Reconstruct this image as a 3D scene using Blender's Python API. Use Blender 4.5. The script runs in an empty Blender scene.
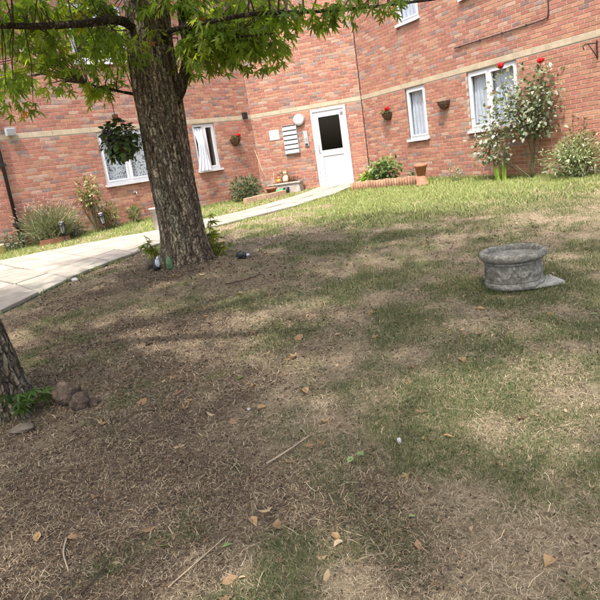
import bpy, bmesh, math, random
import numpy as np
from mathutils import Vector, Matrix

rnd = random.Random(7)
rng = np.random.default_rng(11)
R = math.radians

# ------------------------------------------------------------------ camera, sky, sun, exposure
scene = bpy.context.scene
col = scene.collection
CAM_F, CAM_PITCH, CAM_ROLL, CAM_H = 620.0 / 600.0, R(13.1), R(8.53), 1.07
cam_data = bpy.data.cameras.new('camera')
cam = bpy.data.objects.new('camera', cam_data); col.objects.link(cam)
cam_data.sensor_width = 36.0; cam_data.lens = 36.0 * CAM_F
cam_data.clip_start = 0.05; cam_data.clip_end = 3000
fw = Vector((0, math.cos(CAM_PITCH), -math.sin(CAM_PITCH)))
up = Vector((0, math.sin(CAM_PITCH), math.cos(CAM_PITCH)))
rt = Vector((1, 0, 0))
r2 = rt * math.cos(CAM_ROLL) - up * math.sin(CAM_ROLL)
u2 = up * math.cos(CAM_ROLL) + rt * math.sin(CAM_ROLL)
M3 = Matrix((r2, u2, -fw)).transposed()
cam.matrix_world = Matrix.Translation((0, 0, CAM_H)) @ M3.to_4x4()
scene.camera = cam

SUN_EL, SUN_XY = R(64), Vector((-0.32, -0.95)).normalized()
world = bpy.data.worlds.new('World'); scene.world = world; world.use_nodes = True
wn = world.node_tree.nodes; wl = world.node_tree.links
sky_node = wn.new('ShaderNodeTexSky'); sky_node.sky_type = 'NISHITA'; sky_node.sun_disc = False
sky_node.sun_elevation = SUN_EL; sky_node.sun_rotation = math.atan2(SUN_XY.x, SUN_XY.y)
sky_node.dust_density = 5.0; sky_node.ozone_density = .6
wn['Background'].inputs[1].default_value = 0.15
wl.new(sky_node.outputs[0], wn['Background'].inputs[0])
sun_d = bpy.data.lights.new('sun', 'SUN'); sun_d.energy = 2.0; sun_d.angle = R(1.6); sun_d.color = (1.0, 0.96, 0.90)
sun = bpy.data.objects.new('sun', sun_d); col.objects.link(sun)
sdir = Vector((SUN_XY.x * math.cos(SUN_EL), SUN_XY.y * math.cos(SUN_EL), math.sin(SUN_EL)))
sun.rotation_euler = sdir.to_track_quat('Z', 'Y').to_euler(); sun.location = (-6, -18, 30)
scene.view_settings.view_transform = 'Standard'; scene.view_settings.look = 'None'
scene.view_settings.gamma = 1.0; scene.view_settings.exposure = 1.68
scene.render.engine = 'CYCLES'
scene.cycles.use_adaptive_sampling = True; scene.cycles.adaptive_threshold = .05; scene.cycles.adaptive_min_samples = 20
scene.cycles.max_bounces = 4; scene.cycles.diffuse_bounces = 2; scene.cycles.glossy_bounces = 2; scene.cycles.transmission_bounces = 3; scene.cycles.transparent_max_bounces = 8

# ------------------------------------------------------------------ helpers
def ss(a, b, v):
    t = np.clip((np.asarray(v, float) - a) / (b - a), 0, 1); return t * t * (3 - 2 * t)

_perm = {}
def vnoise(x, y, seed=0):
    if seed not in _perm: _perm[seed] = np.random.default_rng(100 + seed).random((256, 256))
    P = _perm[seed]
    x = np.asarray(x, float); y = np.asarray(y, float)
    xi = np.floor(x).astype(int); yi = np.floor(y).astype(int)
    fx = x - xi; fy = y - yi; fx = fx * fx * (3 - 2 * fx); fy = fy * fy * (3 - 2 * fy)
    a = P[xi & 255, yi & 255]; b = P[(xi + 1) & 255, yi & 255]; c = P[xi & 255, (yi + 1) & 255]; d = P[(xi + 1) & 255, (yi + 1) & 255]
    return (a * (1 - fx) + b * fx) * (1 - fy) + (c * (1 - fx) + d * fx) * fy
def fbm(x, y, seed=0, o=4):
    s = 0; amp = .5; t = 0
    for k in range(o):
        s = s + amp * vnoise(x * 2 ** k + 17.3 * k, y * 2 ** k + 5.1 * k, seed + k); t += amp; amp *= .5
    return s / t

def gz(x, y):
    x = np.asarray(x, float); y = np.asarray(y, float)
    z = -.42 * (1 - ss(.5, 8, y)) + .08 * ss(11, 17, y)
    near = 1 - ss(9, 13, y)
    z = z + near * (.05 * (fbm(x * .7, y * .7, 40, 3) - .5) + .022 * (fbm(x * 4, y * 4, 43, 2) - .5))
    for tx, ty, s, h in ((-1.27, 7.45, .55, .05), (-1.98, 3.75, .5, .05)):
        z = z + h * np.exp(-((x - tx) ** 2 + (y - ty) ** 2) / s ** 2)
    return z
def gzf(x, y): return float(gz(x, y))

class MB:
    """collects shapes into one mesh, with an optional colour per vertex"""
    def __init__(s): s.v = []; s.f = []; s.c = []; s.cur = (1, 1, 1); s.sm = []; s.smooth = False
    def add(s, vs, fs):
        n = len(s.v); s.v += [tuple(p) for p in vs]; s.c += [s.cur] * len(vs)
        s.f += [tuple(i + n for i in f) for f in fs]; s.sm += [s.smooth] * len(fs)
    def box(s, c, d, rz=0, M=None):
        x, y, z = d[0] / 2, d[1] / 2, d[2] / 2
        vs = [(a * x, b * y, e * z) for a in (-1, 1) for b in (-1, 1) for e in (-1, 1)]
        m = Matrix.Translation(c) @ (M if M else Matrix.Rotation(rz, 4, 'Z'))
        s.add([m @ Vector(p) for p in vs], [(0, 1, 3, 2), (4, 6, 7, 5), (0, 4, 5, 1), (2, 3, 7, 6), (0, 2, 6, 4), (1, 5, 7, 3)])
    def bbox(s, x0, x1, y0, y1, z0, z1, bev=0.0):
        if bev <= 0:
            s.box(((x0 + x1) / 2, (y0 + y1) / 2, (z0 + z1) / 2), (x1 - x0, y1 - y0, z1 - z0)); return
        # bevelled front (towards -y)
        b = bev
        vs = [(x0, y1, z0), (x1, y1, z0), (x1, y1, z1), (x0, y1, z1),
              (x0, y0 + b, z0), (x1, y0 + b, z0), (x1, y0 + b, z1), (x0, y0 + b, z1),
              (x0 + b, y0, z0 + b), (x1 - b, y0, z0 + b), (x1 - b, y0, z1 - b), (x0 + b, y0, z1 - b)]
        fs = [(0, 3, 2, 1), (0, 1, 5, 4), (1, 2, 6, 5), (2, 3, 7, 6), (3, 0, 4, 7),
              (4, 5, 9, 8), (5, 6, 10, 9), (6, 7, 11, 10), (7, 4, 8, 11), (8, 9, 10, 11)]
        s.add(vs, fs)
    def tube(s, pts, rad, n=8, cap=True, jit=0.0):
        pts = [Vector(p) for p in pts]; sm = s.smooth; s.smooth = True
        if not hasattr(rad, '__len__'): rad = [rad] * len(pts)
        vs = []; ref = Vector((0.31, 0.87, 0.2)).normalized(); px = None
        for i, p in enumerate(pts):
            t = (pts[min(i + 1, len(pts) - 1)] - pts[max(i - 1, 0)]).normalized()
            if px is None:
                px = t.cross(ref)
                if px.length < 1e-3: px = t.cross(Vector((1, 0, 0)))
            px = (px - t * px.dot(t)).normalized(); py = t.cross(px)
            for k in range(n):
                a = 2 * math.pi * k / n; r = rad[i] * (1 + (rnd.uniform(-jit, jit) if jit else 0))
                vs.append(p + (px * math.cos(a) + py * math.sin(a)) * r)
        fs = [(i * n + k, i * n + (k + 1) % n, (i + 1) * n + (k + 1) % n, (i + 1) * n + k) for i in range(len(pts) - 1) for k in range(n)]
        if cap: fs += [tuple(range(n))[::-1], tuple(range((len(pts) - 1) * n, len(pts) * n))]
        s.add(vs, fs); s.smooth = sm
    def lathe(s, prof, c=(0, 0, 0), n=24, M=None, a0=0, a1=2 * math.pi):
        sm = s.smooth; s.smooth = True
        full = abs(a1 - a0 - 2 * math.pi) < 1e-6; m = n if full else n + 1
        vs = []
        for r, z in prof:
            for k in range(m):
                a = a0 + (a1 - a0) * k / n
                p = Vector((r * math.cos(a), r * math.sin(a), z))
                vs.append((M @ p if M else p) + Vector(c))
        fs = [(i * m + k, i * m + (k + 1) % m, (i + 1) * m + (k + 1) % m, (i + 1) * m + k) for i in range(len(prof) - 1) for k in range(n)]
        s.add(vs, fs); s.smooth = sm
    def blob(s, c, r, n=10, noise=.15, M=None, seed=1):
        sm = s.smooth; s.smooth = True; q = random.Random(seed)
        ph = [q.uniform(0, 6.28) for _ in range(6)]
        vs = []; rows = n // 2 + 1
        for i in range(rows + 1):
            th = math.pi * i / rows
            for k in range(n):
                a = 2 * math.pi * k / n
                d = Vector((math.sin(th) * math.cos(a), math.sin(th) * math.sin(a), math.cos(th)))
                f = 1 + noise * (math.sin(3 * d.x + ph[0]) * math.sin(2.6 * d.y + ph[1]) + .6 * math.sin(5 * d.z + ph[2] + 3 * d.x) + .4 * math.sin(7 * d.y + ph[3] - 4 * d.x)) 
                p = Vector((d.x * r[0], d.y * r[1], d.z * r[2])) * f
                vs.append((M @ p if M else p) + Vector(c))
        fs = [(i * n + k, (i + 1) * n + k, (i + 1) * n + (k + 1) % n, i * n + (k + 1) % n) for i in range(rows) for k in range(n)]
        s.add(vs, fs); s.smooth = sm
    def build(s, name, m, parent=None, M=None, color=False):
        me = bpy.data.meshes.new(name); me.from_pydata(s.v, [], s.f)
        if any(s.sm): me.polygons.foreach_set('use_smooth', s.sm)
        if color:
            at = me.color_attributes.new('col', 'FLOAT_COLOR', 'POINT')
            at.data.foreach_set('color', np.concatenate([np.array(s.c, float), np.ones((len(s.c), 1))], 1).ravel())
        me.materials.append(m); me.update()
        o = bpy.data.objects.new(name, me); col.objects.link(o)
        if parent: o.parent = parent
        if M is not None: o.matrix_local = M
        return o

def np_mesh(name, V, F, m, parent=None, C=None, smooth=False):
    """fast mesh from an (n,3) array and an (m,k) face array"""
    me = bpy.data.meshes.new(name); V = np.asarray(V, np.float32); F = np.asarray(F, np.int32); k = F.shape[1]
    me.vertices.add(len(V)); me.vertices.foreach_set('co', V.ravel())
    me.loops.add(F.size); me.loops.foreach_set('vertex_index', F.ravel())
    me.polygons.add(len(F)); me.polygons.foreach_set('loop_start', np.arange(0, F.size, k, dtype=np.int32))
    me.polygons.foreach_set('loop_total', np.full(len(F), k, np.int32))
    if smooth: me.polygons.foreach_set('use_smooth', np.ones(len(F), bool))
    me.update(calc_edges=True)
    if C is not None:
        at = me.color_attributes.new('col', 'FLOAT_COLOR', 'POINT')
        at.data.foreach_set('color', np.concatenate([np.asarray(C, np.float32), np.ones((len(C), 1), np.float32)], 1).ravel())
    me.materials.append(m)
    o = bpy.data.objects.new(name, me); col.objects.link(o)
    if parent: o.parent = parent
    return o

def tag(o, label=None, cat=None, group=None, kind=None):
    if label: o['label'] = label
    if cat: o['category'] = cat
    if group: o['group'] = group
    if kind: o['kind'] = kind
    return o
def empty(name, loc=(0, 0, 0), rz=0, label=None, cat=None, group=None):
    o = bpy.data.objects.new(name, None); col.objects.link(o); o.empty_display_size = .1
    o.location = loc; o.rotation_euler = (0, 0, rz)
    return tag(o, label, cat, group)

# ------------------------------------------------------------------ materials
def mat(name, base=(.5, .5, .5), rough=.8, attr=False, noise=None, bump=None, spec=.3, trans=None, metal=0, ramp2=None, coords='Object'):
    """principled; attr multiplies the 'col' vertex colour; noise=(scale, lo, hi) varies value; bump=(scale, strength)"""
    m = bpy.data.materials.new(name); m.use_nodes = True; nt = m.node_tree; N = nt.nodes; L = nt.links
    p = N['Principled BSDF']; p.inputs['Roughness'].default_value = rough; p.inputs['Specular IOR Level'].default_value = spec
    p.inputs['Metallic'].default_value = metal
    tc = N.new('ShaderNodeTexCoord'); cs = tc.outputs[coords]
    if attr:
        a = N.new('ShaderNodeAttribute'); a.attribute_name = 'col'; c = a.outputs['Color']
    else:
        rgb = N.new('ShaderNodeRGB'); rgb.outputs[0].default_value = (*base, 1); c = rgb.outputs[0]
    if ramp2:      # second colour mixed by a noise: (scale, colour, lo, hi)
        nz = N.new('ShaderNodeTexNoise'); nz.inputs['Scale'].default_value = ramp2[0]; nz.inputs['Detail'].default_value = 6; L.new(cs, nz.inputs['Vector'])
        mr = N.new('ShaderNodeMapRange'); mr.inputs[1].default_value = ramp2[2]; mr.inputs[2].default_value = ramp2[3]; L.new(nz.outputs[0], mr.inputs[0])
        mx = N.new('ShaderNodeMix'); mx.data_type = 'RGBA'; L.new(mr.outputs[0], mx.inputs[0]); L.new(c, mx.inputs[6]); mx.inputs[7].default_value = (*ramp2[1], 1)
        c = mx.outputs[2]
    if noise:
        nz = N.new('ShaderNodeTexNoise'); nz.inputs['Scale'].default_value = noise[0]; nz.inputs['Detail'].default_value = 5; L.new(cs, nz.inputs['Vector'])
        mr = N.new('ShaderNodeMapRange'); mr.inputs[1].default_value = .3; mr.inputs[2].default_value = .7; mr.inputs[3].default_value = noise[1]; mr.inputs[4].default_value = noise[2]; L.new(nz.outputs[0], mr.inputs[0])
        mu = N.new('ShaderNodeMix'); mu.data_type = 'RGBA'; mu.blend_type = 'MULTIPLY'; mu.inputs[0].default_value = 1; L.new(c, mu.inputs[6]); L.new(mr.outputs[0], mu.inputs[7]); c = mu.outputs[2]
    L.new(c, p.inputs['Base Color'])
    if bump:
        nz = N.new('ShaderNodeTexNoise'); nz.inputs['Scale'].default_value = bump[0]; nz.inputs['Detail'].default_value = 6; L.new(cs, nz.inputs['Vector'])
        b = N.new('ShaderNodeBump'); b.inputs['Strength'].default_value = bump[1]; b.inputs['Distance'].default_value = bump[2] if len(bump) > 2 else .01
        L.new(nz.outputs[0], b.inputs['Height']); L.new(b.outputs[0], p.inputs['Normal'])
    if trans:
        tl = N.new('ShaderNodeBsdfTranslucent'); mu = N.new('ShaderNodeMix'); mu.data_type = 'RGBA'; mu.blend_type = 'MULTIPLY'; mu.inputs[0].default_value = 1
        L.new(c, mu.inputs[6]); mu.inputs[7].default_value = (*trans[1], 1); L.new(mu.outputs[2], tl.inputs[0])
        ms = N.new('ShaderNodeMixShader'); ms.inputs[0].default_value = trans[0]; L.new(p.outputs[0], ms.inputs[1]); L.new(tl.outputs[0], ms.inputs[2])
        L.new(ms.outputs[0], N['Material Output'].inputs[0])
    return m
def glass_mat(name, tint=(1, 1, 1), gl=.06):
    m = bpy.data.materials.new(name); m.use_nodes = True; N = m.node_tree.nodes; L = m.node_tree.links
    N.remove(N['Principled BSDF']); t = N.new('ShaderNodeBsdfTransparent'); t.inputs[0].default_value = (*tint, 1)
    g = N.new('ShaderNodeBsdfGlossy'); g.inputs['Roughness'].default_value = .02; f = N.new('ShaderNodeLayerWeight'); f.inputs[0].default_value = .5
    pw = N.new('ShaderNodeMath'); pw.operation = 'POWER'; pw.inputs[1].default_value = 3.0; L.new(f.outputs['Facing'], pw.inputs[0])
    ad = N.new('ShaderNodeMath'); ad.operation = 'MULTIPLY_ADD'; ad.inputs[1].default_value = .4; ad.inputs[2].default_value = gl; L.new(pw.outputs[0], ad.inputs[0])
    s = N.new('ShaderNodeMixShader'); L.new(ad.outputs[0], s.inputs[0]); L.new(t.outputs[0], s.inputs[1]); L.new(g.outputs[0], s.inputs[2]); L.new(s.outputs[0], N['Material Output'].inputs[0])
    return m

MT = {}
MT['brick'] = mat('brick', attr=True, rough=.9, noise=(23, .8, 1.18), bump=(60, .5, .004), spec=.15)
MT['mortar'] = mat('mortar', (.44, .37, .31), .95, noise=(9, .75, 1.1), bump=(120, .5, .003), spec=.1)
MT['stone_band'] = mat('stone_band', (.42, .35, .255), .9, noise=(6, .82, 1.12), bump=(60, .4, .003), spec=.15)
MT['upvc'] = mat('white_plastic', (.56, .575, .60), .4, noise=(3, .95, 1.0), spec=.4)
MT['upvc_grey'] = mat('grey_plastic', (.33, .34, .36), .5)
MT['seal'] = mat('dark_seal', (.03, .03, .035), .7)
MT['glass'] = glass_mat('window_glass', (.94, .96, .97), .02)
MT['doorglass'] = glass_mat('door_glass', (.35, .37, .36), .04)
MT['room'] = mat('dark_room_backing', (.10, .09, .085), .9)  # dark tone stands for unlit rooms behind the glass
MT['net'] = mat('net_curtain', (.74, .77, .85), .9, noise=(9, .85, 1.05), trans=(.3, (.9, .9, .95)))
MT['lace'] = mat('lace_curtain', (.62, .64, .66), .9, ramp2=(26, (.16, .17, .19), .52, .58), trans=(.2, (.9, .9, .9)))
MT['black'] = mat('black_plastic', (.018, .018, .02), .45)
MT['iron'] = mat('dark_iron', (.03, .028, .026), .6, noise=(30, .7, 1.2))
MT['steel'] = mat('brushed_steel', (.45, .46, .47), .35, metal=.8)
MT['opal'] = mat('opal_plastic', (.62, .63, .63), .3)
MT['smoke'] = mat('smoky_glass', (.22, .23, .24), .15)
MT['paper'] = mat('notice_board', (.56, .58, .61), .6)
MT['terracotta'] = mat('terracotta', (.31, .135, .085), .85, noise=(14, .72, 1.15), bump=(60, .2, .003), ramp2=(7, (.36, .22, .16), .6, .78))
MT['concrete'] = mat('cast_stone', (.16, .15, .128), .96, noise=(60, .6, 1.3), bump=(110, 1.0, .008), ramp2=(28, (.27, .255, .22), .42, .66))
MT['slab'] = mat('paving_slab', attr=True, rough=.92, noise=(5, .8, 1.12), bump=(90, .4, .003), spec=.15)
MT['joint'] = mat('path_bed', (.07, .062, .05), .97, noise=(12, .7, 1.2), bump=(50, .5))
MT['edging'] = mat('edging_block', attr=True, rough=.9, noise=(20, .75, 1.2), bump=(60, .4, .004))
MT['timber'] = mat('pale_timber', (.38, .29, .2), .85, noise=(12, .7, 1.15))
MT['coir'] = mat('coir_liner', (.16, .095, .045), .98, noise=(40, .5, 1.4), bump=(90, .8, .01))
MT['soil'] = mat('soil', (.055, .038, .026), .98, noise=(20, .6, 1.4), bump=(40, .8, .02))
MT['rock'] = mat('brown_rock', (.10, .07, .052), .97, noise=(30, .55, 1.35), bump=(60, 1.0, .02), ramp2=(24, (.17, .13, .10), .56, .72))
MT['slab_pale'] = mat('pale_cast_stone', (.37, .345, .31), .93, noise=(14, .7, 1.15), bump=(70, .4, .004), ramp2=(10, (.44, .33, .28), .55, .7))
MT['rock2'] = mat('tan_rock', (.15, .118, .09), .95, noise=(18, .7, 1.2), bump=(50, .6, .008))
MT['pebble'] = mat('pale_pebble', (.5, .48, .45), .7, noise=(30, .8, 1.1))
MT['bark'] = mat('bark', attr=True, rough=.96, noise=(38, .55, 1.35), bump=(55, .9, .012), spec=.1)
def bark_mat():
    m = MT['bark']; N = m.node_tree.nodes; L = m.node_tree.links; p = N['Principled BSDF']
    tc = N.new('ShaderNodeTexCoord'); mp = N.new('ShaderNodeMapping'); mp.inputs['Scale'].default_value = (26, 26, 9); L.new(tc.outputs['Object'], mp.inputs[0])
    nz = N.new('ShaderNodeTexNoise'); nz.inputs['Scale'].default_value = 9; nz.inputs['Detail'].default_value = 4; L.new(tc.outputs['Object'], nz.inputs[0])
    ad = N.new('ShaderNodeVectorMath'); ad.operation = 'MULTIPLY_ADD'; ad.inputs[1].default_value = (3, 3, 3); L.new(nz.outputs['Color'], ad.inputs[0]); L.new(mp.outputs[0], ad.inputs[2])
    vo = N.new('ShaderNodeTexVoronoi'); vo.feature = 'DISTANCE_TO_EDGE'; vo.inputs['Scale'].default_value = 1; L.new(ad.outputs[0], vo.inputs[0])
    vc = N.new('ShaderNodeTexVoronoi'); vc.inputs['Scale'].default_value = 1; L.new(ad.outputs[0], vc.inputs[0])
    mr = N.new('ShaderNodeMapRange'); mr.inputs[1].default_value = 0; mr.inputs[2].default_value = .16; mr.inputs[3].default_value = .45; L.new(vo.outputs[0], mr.inputs[0])
    sx = N.new('ShaderNodeSeparateXYZ'); L.new(vc.outputs['Color'], sx.inputs[0]); m3 = N.new('ShaderNodeMapRange'); m3.inputs[3].default_value = .6; m3.inputs[4].default_value = 1.65; L.new(sx.outputs[0], m3.inputs[0])
    mul = N.new('ShaderNodeMath'); mul.operation = 'MULTIPLY'; L.new(mr.outputs[0], mul.inputs[0]); L.new(m3.outputs[0], mul.inputs[1])
    old = p.inputs['Base Color'].links[0].from_socket; mx = N.new('ShaderNodeMix'); mx.data_type = 'RGBA'; mx.blend_type = 'MULTIPLY'; mx.inputs[0].default_value = 1; L.new(old, mx.inputs[6]); L.new(mul.outputs[0], mx.inputs[7]); L.new(mx.outputs[2], p.inputs['Base Color'])
    ob = p.inputs['Normal'].links[0].from_socket; b = N.new('ShaderNodeBump'); b.inputs['Strength'].default_value = 1; b.inputs['Distance'].default_value = .02; L.new(mul.outputs[0], b.inputs['Height']); L.new(ob, b.inputs['Normal']); L.new(b.outputs[0], p.inputs['Normal'])
bark_mat()
MT['twig'] = mat('twig_bark', (.075, .052, .036), .95, noise=(30, .6, 1.3))
MT['leaf'] = mat('tree_leaf', attr=True, rough=.5, spec=.35, trans=(.6, (3.7, 3.2, 1.2)))
MT['foliage'] = mat('shrub_leaf', attr=True, rough=.6, spec=.25, trans=(.3, (1.5, 1.6, .9)))
MT['stem'] = mat('green_stem', (.09, .085, .04), .85, noise=(30, .7, 1.2))
MT['petal'] = mat('red_petal', (.62, .012, .018), .55, noise=(60, .7, 1.1), trans=(.25, (1, .6, .6)))
MT['pink'] = mat('pink_petal', (.55, .2, .25), .6)
MT['purple'] = mat('dark_purple_petal', (.06, .03, .1), .7)
MT['dead'] = mat('dry_leaf', attr=True, rough=.8, noise=(30, .7, 1.2), trans=(.2, (1.2, 1, .7)))
MT['grass'] = mat('grass_blade', attr=True, rough=.65, spec=.2, trans=(.3, (1.3, 1.4, .8)))
MT['straw'] = mat('dry_straw', attr=True, rough=.85, spec=.15)
MT['litter'] = mat('leaf_crumb', attr=True, rough=.9, spec=.1)
MT['greenplastic'] = mat('green_plastic', (.03, .36, .10), .4)
MT['roof'] = mat('roof_tile', (.13, .085, .07), .9, noise=(8, .7, 1.2), bump=(40, .5))
MT['paintgreen'] = mat('green_glaze', (.10, .19, .09), .6, noise=(20, .7, 1.2))
MT['paintwhite'] = mat('white_glaze', (.52, .56, .62), .6, noise=(25, .75, 1.05))
MT['orange'] = mat('orange_glaze', (.55, .24, .05), .5, noise=(25, .7, 1.1))
MT['cream'] = mat('cream_glaze', (.72, .58, .36), .5, noise=(25, .8, 1.1))

# ground material: albedo from the vertex colour (bare earth / straw / green), broken up by fine noise
def ground_mat():
    m = bpy.data.materials.new('ground_soil'); m.use_nodes = True; N = m.node_tree.nodes; L = m.node_tree.links
    p = N['Principled BSDF']; p.inputs['Roughness'].default_value = .97; p.inputs['Specular IOR Level'].default_value = .1
    a = N.new('ShaderNodeAttribute'); a.attribute_name = 'col'; tc = N.new('ShaderNodeTexCoord')
    n1 = N.new('ShaderNodeTexNoise'); n1.inputs['Scale'].default_value = 34; n1.inputs['Detail'].default_value = 8; n1.inputs['Roughness'].default_value = .7; L.new(tc.outputs['Object'], n1.inputs[0])
    mr = N.new('ShaderNodeMapRange'); mr.inputs[1].default_value = .3; mr.inputs[2].default_value = .7; mr.inputs[3].default_value = .3; mr.inputs[4].default_value = 1.6; L.new(n1.outputs[0], mr.inputs[0])
    mu = N.new('ShaderNodeMix'); mu.data_type = 'RGBA'; mu.blend_type = 'MULTIPLY'; mu.inputs[0].default_value = 1; L.new(a.outputs['Color'], mu.inputs[6]); L.new(mr.outputs[0], mu.inputs[7])
    v = N.new('ShaderNodeTexNoise'); v.inputs['Scale'].default_value = 110; v.inputs['Detail'].default_value = 4; L.new(tc.outputs['Object'], v.inputs[0])
    m2 = N.new('ShaderNodeMapRange'); m2.inputs[1].default_value = .58; m2.inputs[2].default_value = .68; L.new(v.outputs[0], m2.inputs[0])
    mx = N.new('ShaderNodeMix'); mx.data_type = 'RGBA'; L.new(m2.outputs[0], mx.inputs[0]); L.new(mu.outputs[2], mx.inputs[6]); mx.inputs[7].default_value = (.27, .2, .125, 1)
    L.new(mx.outputs[2], p.inputs['Base Color'])
    b = N.new('ShaderNodeBump'); b.inputs['Strength'].default_value = 1; b.inputs['Distance'].default_value = .02; L.new(n1.outputs[0], b.inputs['Height'])
    b2 = N.new('ShaderNodeBump'); b2.inputs['Strength'].default_value = .7; b2.inputs['Distance'].default_value = .006; L.new(v.outputs[0], b2.inputs['Height']); L.new(b.outputs[0], b2.inputs['Normal'])
    L.new(b2.outputs[0], p.inputs['Normal'])
    return m
MT['ground'] = ground_mat()

# ------------------------------------------------------------------ the setting: ground with worn patches, path
GREEN_SPOTS = [(-.25, 1.85, .33, .9), (-.95, 2.1, .14, .9), (.55, 2.6, .3, .7), (.95, 2.5, .3, .7), (.35, 3.2, .35, .6), (.9, 3.1, .4, .55), (1.25, 2.2, .3, .5),
               (-1.3, 5.9, .3, .5), (-.6, 5.2, .35, .5), (.35, 5.3, .5, .55), (.3, 3.9, .4, .55), (-.35, 4.2, .3, .5), (1.5, 3.9, .5, .5), (2.2, 4.6, .8, .55), (-.2, 3.05, .25, .5), (-2.45, 7.3, .35, .6), (.1, 6.3, .5, .4)]
DIRT_SPOTS = [(-1.15, 2.2, .55, .8), (-.65, 2.5, .4, .6), (-1.0, 3.0, .5, .6), (.2, 2.25, .3, .8), (-1.2, 2.6, .5, .8), (-.8, 1.9, .3, .5), (-1.2, 4.8, .7, .6), (-1.3, 7.2, .8, .8), (.45, 1.8, .25, .6), (-.75, 3.2, .4, .5), (-1.9, 3.6, .6, .8), (1.0, 1.9, .2, .5), (1.55, 4.45, .35, .5)]
def cover(x, y):
    """share of bare earth and of living green at a ground point"""
    x = np.asarray(x, float); y = np.asarray(y, float)
    n1 = fbm(x * 1.3 + 3, y * 1.3, 1, 4); n2 = fbm(x * 2.6, y * 2.2 + 9, 7, 4); n3 = fbm(x * 5, y * 4.4, 13, 3)
    left = 1 - ss(-1.3, .9, x - .12 * (y - 3))
    dirt = .06 + .62 * left * (1 - ss(5.5, 9, y)) + 1.4 * (n1 - .5) + .9 * (fbm(x * 4.6 + 50, y * 4.0, 17, 3) - .5)
    green = .06 + .36 * ss(-.6, 1.6, x) + .45 * ss(7, 11, y) + .12 * ss(5, 8, y) * ss(0, 2, x) + 1.7 * (n2 - .5) + 1.7 * (n3 - .5)
    for sx, sy, r, a in GREEN_SPOTS:
        e = a * np.exp(-((x - sx) ** 2 + (y - sy) ** 2) / r ** 2); green = green + e * .8; dirt = dirt - e * .5
    for sx, sy, r, a in DIRT_SPOTS:
        e = a * np.exp(-((x - sx) ** 2 + (y - sy) ** 2) / r ** 2); dirt = dirt + e * .7; green = green - e * .35
    # strip of turf between the path and the left wall, and the turf by the right wall
    strip = ss(10.5, 12.5, y) * ss(.2, -1.5, x); green = green + .25 * strip; dirt = dirt - .6 * ss(9, 12, y)
    green = green + .3 * ss(7, 11, y - .8 * x + 1.5) * ss(.5, 2, x)
    mid = ss(4.8, 7.5, y) * ss(-.5, 1.2, x); dirt = dirt - .5 * mid; green = green + .14 * mid
    return np.clip(dirt, 0, 1), np.clip(green, 0, 1)

def axis(segs):
    out = [segs[0][0]]
    for a, b, st in segs:
        n = max(1, int(round((b - a) / st))); out += list(a + (b - a) * (np.arange(1, n + 1) / n))
    return np.array(out)
xs = axis([(-400, -60, 85), (-60, -12, 6), (-12, -4, .5), (-4, 4.6, .05), (4.6, 12, .5), (12, 60, 6), (60, 400, 85)])
ys = axis([(-400, -40, 90), (-40, -2, 4), (-2, .8, .4), (.8, 8.6, .05), (8.6, 19, .16), (19, 60, 5), (60, 400, 85)])
GX, GY = np.meshgrid(xs, ys, indexing='ij'); GZ = gz(GX, GY)
dd, gg = cover(GX, GY)
fine = fbm(GX * 9, GY * 9, 21, 3)
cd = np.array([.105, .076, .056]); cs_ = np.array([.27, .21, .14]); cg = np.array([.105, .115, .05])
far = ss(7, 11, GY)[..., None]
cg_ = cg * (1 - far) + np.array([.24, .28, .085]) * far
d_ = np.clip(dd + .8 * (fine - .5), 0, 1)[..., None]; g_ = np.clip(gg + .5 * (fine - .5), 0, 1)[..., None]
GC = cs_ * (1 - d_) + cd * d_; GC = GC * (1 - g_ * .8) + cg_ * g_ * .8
nx, ny = GX.shape; idx = np.arange(nx * ny).reshape(nx, ny)
F = np.stack([idx[:-1, :-1], idx[1:, :-1], idx[1:, 1:], idx[:-1, 1:]], -1).reshape(-1, 4)
tag(np_mesh('ground', np.stack([GX, GY, GZ], -1).reshape(-1, 3), F, MT['ground'], None, GC.reshape(-1, 3), True), kind='structure')

# paved path: rows of slabs between a near edge and a far edge
NEAR = [(-4.6, 3.6), (-3.25, 5.4), (-2.75, 7.2), (-2.42, 8.6), (-1.72, 11.0), (.15, 12.95), (1.25, 14.6), (1.95, 16.4), (2.2, 17.02)]
FAR = [(-8.2, 7.4), (-6.7, 9.4), (-5.4, 10.7), (-4.3, 11.6), (-2.8, 12.1), (-1.0, 13.55), (.02, 14.9), (.72, 16.5), (.95, 17.4)]
def poly_at(P, t):
    L = [0]
    for a, b in zip(P, P[1:]): L.append(L[-1] + math.dist(a, b))
    s = t * L[-1]
    for i in range(len(P) - 1):
        if s <= L[i + 1] + 1e-9:
            k = (s - L[i]) / (L[i + 1] - L[i]); return Vector((P[i][0] + (P[i + 1][0] - P[i][0]) * k, P[i][1] + (P[i + 1][1] - P[i][1]) * k))
    return Vector(P[-1])
def path_pt(t, w):
    i = t * (len(NEAR) - 1); k = min(int(i), len(NEAR) - 2); f = i - k
    cr = lambda P: (Vector(P[k]) * (1 - f) + Vector(P[k + 1]) * f)
    return cr(NEAR) * (1 - w) + cr(FAR) * w
pb = MB(); n = 60
vs = []
for i in range(n + 1):
    for w in (0, 1):
        p = path_pt(i / n, w); vs.append((p.x, p.y, gzf(p.x, p.y) + .012 + .0))
pb.add(vs, [(2 * i, 2 * i + 2, 2 * i + 3, 2 * i + 1) for i in range(n)])
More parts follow.
